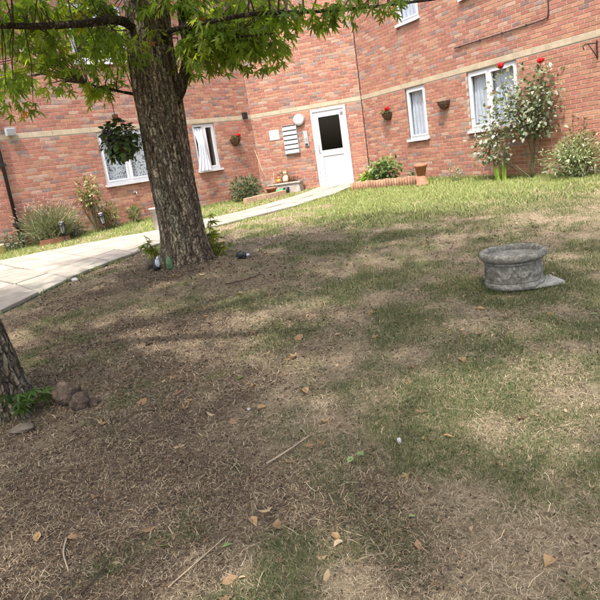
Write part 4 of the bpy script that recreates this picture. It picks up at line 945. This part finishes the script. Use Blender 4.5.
s = MB(); s.add([(-.2, -.12, 0), (.12, -.17, 0), (.19, .1, 0), (-.1, .15, 0), (-.2, -.12, .02), (.12, -.17, .022), (.19, .1, .02), (-.1, .15, .02)], [(4, 5, 6, 7), (0, 1, 5, 4), (1, 2, 6, 5), (2, 3, 7, 6), (3, 0, 4, 7)])
MT['slab_plain'] = mat('broken_slab', (.36, .345, .31), .95, noise=(22, .7, 1.15), bump=(70, .5, .004))
tag(s.build('broken_slab', MT['slab_plain'], None, Matrix.Translation((1.87, 4.72, gzf(1.87, 4.72) + .002)) @ Matrix.Rotation(R(14), 4, 'Z')), 'flat pale broken slab on the grass right of the stone planter', 'slab')

# ------------------------------------------------------------------ things at the feet of the trees
def stone(name, label, cat, loc, r, m, seed, noise=.12, sink=.3, group=None):
    s = MB(); s.blob((0, 0, r[2] * (1 - sink)), r, 34, noise, seed=seed)
    V = np.array(s.v); g = (fbm(V[:, 0] / r[0] * 2.2 + seed, V[:, 1] / r[1] * 2.2 + V[:, 2] / r[2] * 1.7, 80 + seed, 4) - .5) * .38 + 1; c0 = np.array([0, 0, r[2] * (1 - sink)]); s.v = [tuple(v) for v in (V - c0) * g[:, None] + c0]
    return tag(s.build(name, MT[m], None, Matrix.Translation((loc[0], loc[1], gzf(loc[0], loc[1])))), label, cat, group)
stone('rock', 'large rounded brown rock on the bare earth beside the left trunk', 'rock', (-1.55, 3.72), (.085, .08, .08), 'rock', 3, .14)
stone('rock', 'lower brown rock leaning against the large one', 'rock', (-1.45, 3.66), (.06, .065, .05), 'rock', 5, .16)
stone('rock', 'small earthy lump right of the two brown rocks', 'rock', (-1.36, 3.66), (.026, .026, .022), 'rock', 6, .2)
stone('rock', 'pale flat stone at the left edge below the sprouting leaves', 'rock', (-1.72, 3.42), (.07, .05, .022), 'rock2', 7, .1)
stone('pebble', 'small white pebble lying at the edge of the path', 'pebble', (-2.62, 7.35), (.04, .035, .028), 'pebble', 8)
stone('pebble', 'white pebble in a green tuft in the middle foreground', 'pebble', (.37, 2.72), (.011, .011, .016), 'pebble', 9)
stone('pebble', 'tiny white pebble on the bright patch left of centre', 'pebble', (-.38, 3.3), (.010, .009, .006), 'pebble', 10)
stone('rock', 'rounded beige stone at the left foot of the big trunk', 'rock', (-1.72, 7.3), (.06, .05, .065), 'rock2', 11, .16, .2)
T = empty('garden_ornament', (-1.58, 7.12, gzf(-1.58, 7.12)), 0, 'little white and blue ornament at the foot of the big trunk', 'ornament')
s = MB(); s.lathe([(0, 0), (.04, 0), (.045, .04), (.03, .11), (.0, .12)], n=14); s.build('body', MT['black'], T)
s = MB(); s.blob((.025, -.03, .09), (.03, .03, .055), 10, .2, seed=4); s.build('head', MT['paintwhite'], T)
s = MB(); s.tube([(.03, -.04, .13), (.04, -.03, .17)], [.02, .004], 8); s.build('hat', MT['paintwhite'], T)
T = empty('garden_ornament', (-1.42, 7.06, gzf(-1.42, 7.06)), 0, 'little green pointed ornament at the foot of the big trunk', 'ornament')
s = MB(); s.lathe([(0, 0), (.036, 0), (.04, .03), (.038, .08), (.024, .125), (.006, .15), (.0, .152)], n=14); s.build('body', MT['paintgreen'], T)
s = MB(); s.blob((0, -.04, .06), (.02, .015, .03), 8, .1); s.build('face', MT['paintgreen'], T)
# a small black animal figure with a pale face
T = empty('animal_ornament', (-.6, 7.18, gzf(-.6, 7.18)), R(-10), 'small black animal ornament with a white face on the lawn right of the big trunk', 'ornament')
s = MB(); s.blob((0, 0, .045), (.062, .042, .042), 14, .06); s.blob((.05, -.015, .042), (.03, .026, .026), 10, .05, seed=3); s.build('body', MT['black'], T)
for x, y in ((-.035, -.025), (-.035, .025), (.035, -.025), (.035, .025)):
    s = MB(); s.tube([(x, y, .03), (x, y, -.004)], .011, 7); s.build('leg', MT['black'], T)
s = MB(); s.blob((.085, -.02, .04), (.022, .018, .016), 10, .05); s.build('muzzle', MT['paintwhite'], T)
# tall pale pot half hidden behind the big trunk
t = empty('tall_planter', (-2.5, 12.35, gzf(-2.5, 12.35)), 0, 'tall pale flared planter on the far side of the big trunk', 'planter')
s = MB(); s.lathe([(0, 0), (.11, 0), (.12, .04), (.15, .42), (.175, .43), (.18, .46), (.16, .46), (.14, .4), (0, .4)], n=24); s.build('planter_body', MT['slab_pale'], t)
# leafy suckers
def suckers(label, loc, spots, size, cols, seed):
    T = empty('maple_sprouts', (loc[0], loc[1], gzf(*loc)), 0, label, 'sprouting leaves'); q = random.Random(seed); s = MB(); pos = []; yd = []; up_ = []; sz = []; co = []
    for x, y, h in spots:
        e = Vector((x, y, h)); s.tube([Vector((x * .25, y * .25, -.02)), Vector((x * .6, y * .6, h * .6)), e], [.006, .005, .003], 5, cap=False)
        for k in range(8):
            a = q.uniform(0, 6.28); f = q.uniform(.45, 1.0); b = Vector((x * .25, y * .25, -.02)).lerp(e, f)
            pos.append(b); yd.append((math.cos(a), math.sin(a), q.uniform(-.45, .35))); up_.append((q.gauss(0, .3), q.gauss(0, .3) - .3, 1)); sz.append(size * q.uniform(.6, 1.15)); c = q.choice(cols); g = q.uniform(.8, 1.2); co.append([v_ * g for v_ in c])
    s.build('shoots', MT['stem'], T)
    v, f, c = instances(LEAF_TPL[1], np.array([tuple(p) for p in pos]), np.array(yd), np.array(up_), np.array(sz), np.array(co)); tag(np_mesh('foliage', v, f, MT['leaf'], T, c), kind='stuff')
suckers('bright green maple shoots growing from the right foot of the big trunk', (-.98, 7.5), [(.02, .1, .42), (.08, .05, .3), (.13, -.05, .22), (.17, .02, .16), (.05, .18, .5), (.22, 0, .12), (.0, .0, .28)], .13, [(.16, .21, .04), (.2, .24, .05), (.09, .14, .03)], 4)
suckers('maple shoots growing from the left foot of the big trunk', (-1.62, 7.5), [(-.08, .0, .3), (-.13, .05, .36), (-.04, .08, .22), (-.16, -.02, .26)], .12, [(.12, .17, .04), (.17, .2, .05)], 5)
suckers('dark green maple shoots at the foot of the left trunk beside the rocks', (-1.78, 3.62), [(.02, -.05, .17), (.09, -.02, .16), (.05, -.12, .14), (-.05, -.08, .18), (.12, .05, .12), (-.08, -.02, .13)], .095, [(.07, .13, .04), (.09, .16, .05), (.055, .1, .03)], 6)

# ------------------------------------------------------------------ grass, straw, litter
def in_path(x, y):
    N_ = np.array(NEAR); F_ = np.array(FAR)[::-1]; P = np.concatenate([N_, F_]); ins = np.zeros(len(x), bool)
    for i in range(len(P)):
        x0, y0 = P[i]; x1, y1 = P[(i + 1) % len(P)]
        c = ((y0 > y) != (y1 > y)); ins ^= c & (x < (x1 - x0) * (y - y0) / (y1 - y0 + 1e-12) + x0)
    return ins
def in_front(x, y):
    ok = np.ones(len(x), bool)
    for fc in (FA, FC, FD): ok &= ((x - fc.a.x) * fc.n.x + (y - fc.a.y) * fc.n.y) > .03
    for tx, ty, r in ((-1.27, 7.45, .27), (-2.0, 3.72, .22), (px_, py_, .215)): ok &= (x - tx) ** 2 + (y - ty) ** 2 > r * r
    return ok
def scatter(n, x0, x1, y0, y1):
    x = rng.uniform(x0, x1, n); y = rng.uniform(y0, y1, n); k = ~in_path(x, y) & in_front(x, y); return x[k], y[k]
def blades(x, y, h, w, cols, lean, seg=2, flat=None):
    """thin upright (or lying) blades; seg 1 = one triangle, 2 = bent blade of three triangles"""
    n = len(x); z = gz(x, y); a = rng.uniform(0, 2 * np.pi, n); dx, dy = np.cos(a), np.sin(a); l = lean * rng.uniform(.2, 1.5, n) * h
    b = np.stack([x, y, z - .003], 1); px = np.stack([-dy, dx, np.zeros(n)], 1) * (w / 2)[:, None]; d = np.stack([dx, dy, np.zeros(n)], 1)
    up_ = np.stack([np.zeros(n), np.zeros(n), np.ones(n)], 1)
    if seg == 1:
        V = np.stack([b - px, b + px, b + d * l[:, None] + up_ * h[:, None]], 1).reshape(-1, 3); F = np.arange(3 * n).reshape(n, 3); return V, F, np.repeat(cols, 3, 0)
    m = b + d * (l * .35)[:, None] + up_ * (h * .6)[:, None]; t = b + d * l[:, None] + up_ * (h * rng.uniform(.75, 1.0, n))[:, None]
    V = np.stack([b - px, b + px, m - px * .7, m + px * .7, t], 1).reshape(-1, 3); o = (np.arange(n) * 5)[:, None, None]
    F = (np.array([(0, 1, 3), (0, 3, 2), (2, 3, 4)])[None] + o).reshape(-1, 3); return V, F, np.repeat(cols, 5, 0)
def merge(name, parts, m, label, cat):
    off = 0; V = []; F = []; C = []
    for v, f, c in parts: V.append(v); F.append(f + off); C.append(c); off += len(v)
    return tag(np_mesh(name, np.concatenate(V), np.concatenate(F), MT[m], None, np.concatenate(C)), label, cat, None, 'stuff')
def green_cols(n, far=0):
    base = np.array([(.085, .112, .046), (.115, .138, .057), (.16, .168, .075), (.235, .215, .11)]) if not far else np.array([(.19, .245, .08), (.235, .28, .10), (.32, .32, .15), (.15, .205, .06)])
    return base[rng.choice(4, n, p=[.32, .32, .24, .12])] * rng.uniform(.75, 1.25, n)[:, None]
def straw_cols(n):
    base = np.array([(.37, .29, .19), (.50, .405, .28), (.27, .20, .13), (.18, .13, .085)]); return base[rng.integers(0, 4, n)] * rng.uniform(.75, 1.25, n)[:, None]
gp = []; sp_ = []
for (x0, x1, y0, y1, dens, h0, h1, w, seg) in ((-1.7, 1.4, 1.2, 3.0, 24000, .008, .030, .0022, 2), (-2.6, 2.6, 3.0, 5.0, 11500, .010, .032, .0032, 2), (-3.2, 3.9, 5.0, 8.2, 4200, .014, .038, .0052, 1), (-6.2, 5.6, 8.2, 13, 1500, .02, .05, .011, 1), (-6.0, 4.8, 13, 18, 900, .025, .06, .015, 1)):
    n = int((x1 - x0) * (y1 - y0) * dens); x, y = scatter(n, x0, x1, y0, y1); d, g = cover(x, y)
    tuft = fbm(x * 11, y * 11, 31, 2)
    keep = rng.random(len(x)) < np.clip((g - .12) * 1.25 + .7 * (tuft - .5), 0, 1) * (1 - .45 * d)
    x, y, g = x[keep], y[keep], g[keep]; n = len(x); c = green_cols(n)
    fr = (ss(6.5, 11, y) > rng.random(n)); c[fr] = green_cols(int(fr.sum()), 1)
    gp.append(blades(x, y, rng.uniform(h0, h1, n) * (.6 + .7 * g), np.full(n, w) * rng.uniform(.7, 1.3, n), c, .9, seg))
    # dead grass: low, mostly lying
    n = int((x1 - x0) * (y1 - y0) * dens * 1.15); x, y = scatter(n, x0, x1, y0, y1); d, g = cover(x, y)
    keep = rng.random(len(x)) < np.clip(1.0 - .68 * d - .45 * g + .9 * (fbm(x * 14, y * 14, 35, 2) - .5), .05, 1); x, y = x[keep], y[keep]; n = len(x)
    sp_.append(blades(x, y, rng.uniform(.004, .014, n) * (1 + .7 * ss(5, 10, y)), np.full(n, w * .9), straw_cols(n), 3.2, seg))
# longer tufts along walls, path edges and the planter
n = 9000; t = rng.random(n); u = rng.uniform(-1.5, 7, n); m_ = np.array([tuple(FA.pt(u[i], abs(rng.normal(0, .14)) + .04)[:2]) for i in range(n // 2)] + [tuple(FD.pt(u[i], abs(rng.normal(0, .16)) + .04)[:2]) for i in range(n // 2, n)])
k = ~in_path(m_[:, 0], m_[:, 1]) & in_front(m_[:, 0], m_[:, 1]); m_ = m_[k]; gp.append(blades(m_[:, 0], m_[:, 1], rng.uniform(.04, .12, len(m_)), np.full(len(m_), .011), green_cols(len(m_), 1) * .8, .6, 1))
n = 2600; i = rng.random(n); e = np.array([tuple(path_pt(i[k], 0 if k % 2 else 1)) for k in range(n)]) + rng.normal(0, .05, (n, 2)); k = ~in_path(e[:, 0], e[:, 1]) & in_front(e[:, 0], e[:, 1]); e = e[k]
gp.append(blades(e[:, 0], e[:, 1], rng.uniform(.025, .08, len(e)), np.full(len(e), .008), green_cols(len(e), 1) * .75, .8, 2))
a = rng.uniform(0, 6.283, 700); r = .225 + np.abs(rng.normal(0, .02, 700)); gp.append(blades(px_ + r * np.cos(a), py_ + r * np.sin(a), rng.uniform(.015, .05, 700), np.full(700, .004), green_cols(700), .7, 2))
merge('lawn_grass', gp, 'grass', 'patchy green grass over the lawn and along the walls', 'grass')
merge('dry_grass', sp_, 'straw', 'bleached dead grass lying over the worn lawn', 'dry grass')
# lying straws and stalks
def sticks(n, x0, x1, y0, y1, l0, l1, w):
    x, y = scatter(n, x0, x1, y0, y1); n = len(x); a = rng.uniform(0, 6.283, n); l = rng.uniform(l0, l1, n); dx, dy = np.cos(a) * l / 2, np.sin(a) * l / 2; bend = rng.uniform(-.2, .2, n) * l
    A = np.stack([x - dx, y - dy, gz(x - dx, y - dy) + rng.uniform(.002, .01, n)], 1); Bm = np.stack([x - dy * bend / l * 2, y + dx * bend / l * 2, gz(x, y) + rng.uniform(.004, .018, n)], 1); Cc = np.stack([x + dx, y + dy, gz(x + dx, y + dy) + rng.uniform(.002, .012, n)], 1)
    px = np.stack([-np.sin(a), np.cos(a), np.zeros(n)], 1) * w / 2; pz = np.array([0, 0, w * .6])
    V = np.stack([A - px, A + px, Bm - px + pz, Bm + px + pz, Cc - px, Cc + px], 1).reshape(-1, 3); o = (np.arange(n) * 6)[:, None, None]
    F = (np.array([(0, 1, 3), (0, 3, 2), (2, 3, 5), (2, 5, 4)])[None] + o).reshape(-1, 3); return V, F, np.repeat(straw_cols(n), 6, 0)
merge('straw_stalks', [sticks(11000, -1.7, 1.4, 1.2, 3.2, .012, .045, .0014), sticks(500, -1.7, 1.4, 1.2, 3.2, .05, .10, .0022), sticks(8000, -2.6, 2.6, 3.0, 5.6, .02, .06, .0022), sticks(3000, -3, 3.6, 5.6, 9, .03, .09, .003)], 'straw', 'pale dry stalks scattered over the worn ground', 'stalks')
def crumbs(n, x0, x1, y0, y1, s0, s1):
    x, y = scatter(n, x0, x1, y0, y1); d, g = cover(x, y); k = rng.random(len(x)) < .25 + .75 * d; x, y = x[k], y[k]; n = len(x)
    P = np.stack([x, y, gz(x, y) + rng.uniform(.001, .008, n)], 1); yd = rdir(n) * np.array([1, 1, .35]); up_ = np.array([0, 0, 1.]) + rdir(n) * .7
    c = np.array([(.19, .125, .075), (.25, .175, .11), (.12, .08, .05), (.06, .045, .033), (.16, .11, .07)])[rng.integers(0, 5, n)] * rng.uniform(.75, 1.25, n)[:, None]
    tpl = (np.array([(0, 0, 0), (-.2, .3, .16), (.02, .5, -.1), (.26, .62, .2), (-.06, 1, .3)]), np.array([(0, 2, 1), (0, 3, 2), (1, 2, 4), (2, 3, 4)]))
    return instances(tpl, P, yd, up_, rng.uniform(s0, s1, n), c)
merge('leaf_litter', [crumbs(24000, -1.7, 1.4, 1.2, 3.2, .004, .018), crumbs(18000, -2.8, 2.6, 3.2, 6, .007, .026), crumbs(6000, -2.8, 2.8, 6, 9, .012, .04)], 'litter', 'crumbled brown leaf litter on the bare earth', 'leaf litter')
def clods(n, x0, x1, y0, y1, s0, s1):
    x, y = scatter(n, x0, x1, y0, y1); d, g = cover(x, y); k = rng.random(len(x)) < d ** 1.5; x, y = x[k], y[k]; n = len(x)
    tv = np.array([(1, 0, 0), (-1, 0, 0), (0, 1, 0), (0, -1, 0), (0, 0, .8), (0, 0, -.8)], float); tf = np.array([(0, 2, 4), (2, 1, 4), (1, 3, 4), (3, 0, 4), (2, 0, 5), (1, 2, 5), (3, 1, 5), (0, 3, 5)])
    V = tv[None] * rng.uniform(.6, 1.3, (n, 6, 1)) * rng.uniform(s0, s1, n)[:, None, None]; a = rng.uniform(0, 6.28, n); ca, sa = np.cos(a)[:, None], np.sin(a)[:, None]
    V = np.stack([V[..., 0] * ca - V[..., 1] * sa, V[..., 0] * sa + V[..., 1] * ca, V[..., 2]], -1) + np.stack([x, y, gz(x, y)], 1)[:, None]
    c = np.array([(.12, .08, .055), (.09, .06, .042), (.16, .115, .08)])[rng.integers(0, 3, n)]
    return V.reshape(-1, 3), (tf[None] + (np.arange(n) * 6)[:, None, None]).reshape(-1, 3), np.repeat(c, 6, 0)
merge('earth_clods', [clods(16000, -1.7, 1.4, 1.2, 3.2, .002, .008), clods(12000, -2.8, 2.4, 3.2, 6.5, .003, .011)], 'litter', 'small crumbs of dry earth on the bare ground', 'earth')

# fallen leaves: single curled dry leaves, one object each, sharing a few meshes
DEADC = [(.38, .25, .135), (.31, .19, .105), (.43, .315, .19), (.24, .15, .09), (.48, .37, .235), (.40, .26, .13)]
dead = []
for k in range(10):
    V, Fq = leaf_maple(.2) if k % 3 == 0 else leaf_simple(.42, .1); V = V.copy(); qq = random.Random(k)
    f1, f2 = qq.uniform(.3, .9), qq.uniform(-.4, .5); V[:, 2] = f1 * V[:, 0] ** 2 * 1.6 + f2 * (V[:, 1] - .5) ** 2 + .06 * np.sin(V[:, 0] * 9 + k) ; V[:, 0] *= qq.uniform(.6, 1); V[1:, :2] += np.random.default_rng(k).normal(0, .045, (len(V) - 1, 2))
    V[:, 1] -= .5; V[:, 2] -= V[:, 2].min(); s = MB(); s.cur = DEADC[k % 6]; s.add(V, Fq); o = s.build('fallen_leaf', MT['dead'], color=True); dead.append(o.data); bpy.data.objects.remove(o)
spots = [(-.77, 2.33, .10), (-.22, 2.22, .095), (-.4, 1.95, .09), (-.5, 1.75, .08), (-.6, 1.8, .07), (-.1, 2.5, .07), (.05, 3.0, .1), (.12, 2.95, .07), (-.12, 3.95, .13), (-.05, 4.3, .14), (.52, 2.95, .09), (.6, 2.7, .07), (.98, 2.75, .09), (.3, 2.0, .08), (.5, 2.05, .06), (-1.2, 4.6, .12), (-.9, 3.9, .1), (-1.05, 3.6, .12), (-.75, 3.45, .11), (-1.25, 3.4, .1), (1.4, 4.1, .08), (1.2, 3.8, .07), (-.55, 5.6, .12), (-.7, 6.1, .12), (-1.0, 6.6, .13), (-1.35, 6.7, .13), (.0, 2.1, .07), (-.05, 1.9, .07)]
while len(spots) < 150:
    y = rnd.uniform(1.5, 8.5) if rnd.random() < .6 else rnd.uniform(1.5, 5); x = rnd.uniform(-.75 - .25 * y, .45 + .4 * y) * (1 if rnd.random() < .45 else .6) - (.3 if rnd.random() < .5 else 0)
    if in_path(np.array([x]), np.array([y]))[0] or not in_front(np.array([x]), np.array([y]))[0]: continue
    spots.append((x, y, rnd.uniform(.04, .10)))
for x, y, sz in spots:
    o = bpy.data.objects.new('fallen_leaf', dead[rnd.randrange(10)]); col.objects.link(o); o.location = (x, y, gzf(x, y) + .004); o.rotation_euler = (rnd.uniform(-.35, .35), rnd.uniform(-.35, .35), rnd.uniform(0, 6.28)); sz *= .75; o.scale = (sz, sz, sz)
    look = 'lobed' if dead.index(o.data) % 3 == 0 else 'oval'; tone = ['tan', 'brown', 'pale', 'dark brown', 'cream coloured', 'orange'][dead.index(o.data) % 6]; where = 'on the bare earth towards the left tree' if x < -.45 and y < 5.5 else 'on the lawn around the big trunk' if y > 5.5 else 'on the worn grass in the right foreground' if x > .35 else 'on the worn grass in the middle foreground'
    tag(o, f'dry {tone} {look} leaf fallen {where}', 'fallen leaf', f'dry {tone} {look} fallen leaves {where}')
# a few still-green fallen leaves
s = MB(); V, Fq = leaf_simple(.45, .15); V = V.copy(); V[:, 1] -= .5; s.cur = (.22, .30, .12); s.add(V, Fq); o = s.build('x', MT['foliage'], color=True); gme = o.data; gme.name = 'fallen_green_leaf'; bpy.data.objects.remove(o)
for x, y, sz in ((.17, 2.66, .05), (-.42, 2.14, .05), (.31, 2.16, .035), (-.68, 2.2, .05), (-.45, 3.75, .07), (.12, 2.62, .045), (1.9, 3.9, .05)):
    o = bpy.data.objects.new('fallen_leaf', gme); col.objects.link(o); o.location = (x, y, gzf(x, y) + .012); o.rotation_euler = (rnd.uniform(-.5, .5), rnd.uniform(-.5, .5), rnd.uniform(0, 6.28)); o.scale = (sz, sz, sz)
    tag(o, 'pale green leaf freshly fallen on the worn lawn', 'fallen leaf', 'pale green fallen leaves on the lawn')
def stick(label, pts, r, m='timber'):
    P = limb_pts([(x, y, gzf(x, y) + r + dz) for x, y, dz in pts], 5); s = MB(); s.tube(P, [r * (1 - .4 * i / len(P)) for i in range(len(P))], 7, jit=.1); tag(s.build('stick', MT[m]), label, 'stick')
stick('straight pale stick lying on the grass in the middle foreground', [(-.27, 2.68, .012), (-.16, 2.77, .014), (-.055, 2.87, .012)], .0055)
stick('thin brown twig on the bare ground at lower left', [(-.95, 2.0, .006), (-.9, 2.12, .01), (-.93, 2.2, .006)], .004, 'twig')
stick('thin pale twig left of the green tuft at the bottom', [(-.62, 1.95, .008), (-.5, 2.1, .01), (-.43, 2.2, .006)], .003)
stick('short forked looking twig on the earth near the left edge', [(-1.12, 2.35, .006), (-1.1, 2.25, .01), (-1.04, 2.13, .006)], .0045)
stick('dark twig on the lawn right of the trunk', [(-.7, 6.0, .01), (-.5, 6.05, .012), (-.35, 6.2, .01)], .006, 'twig')
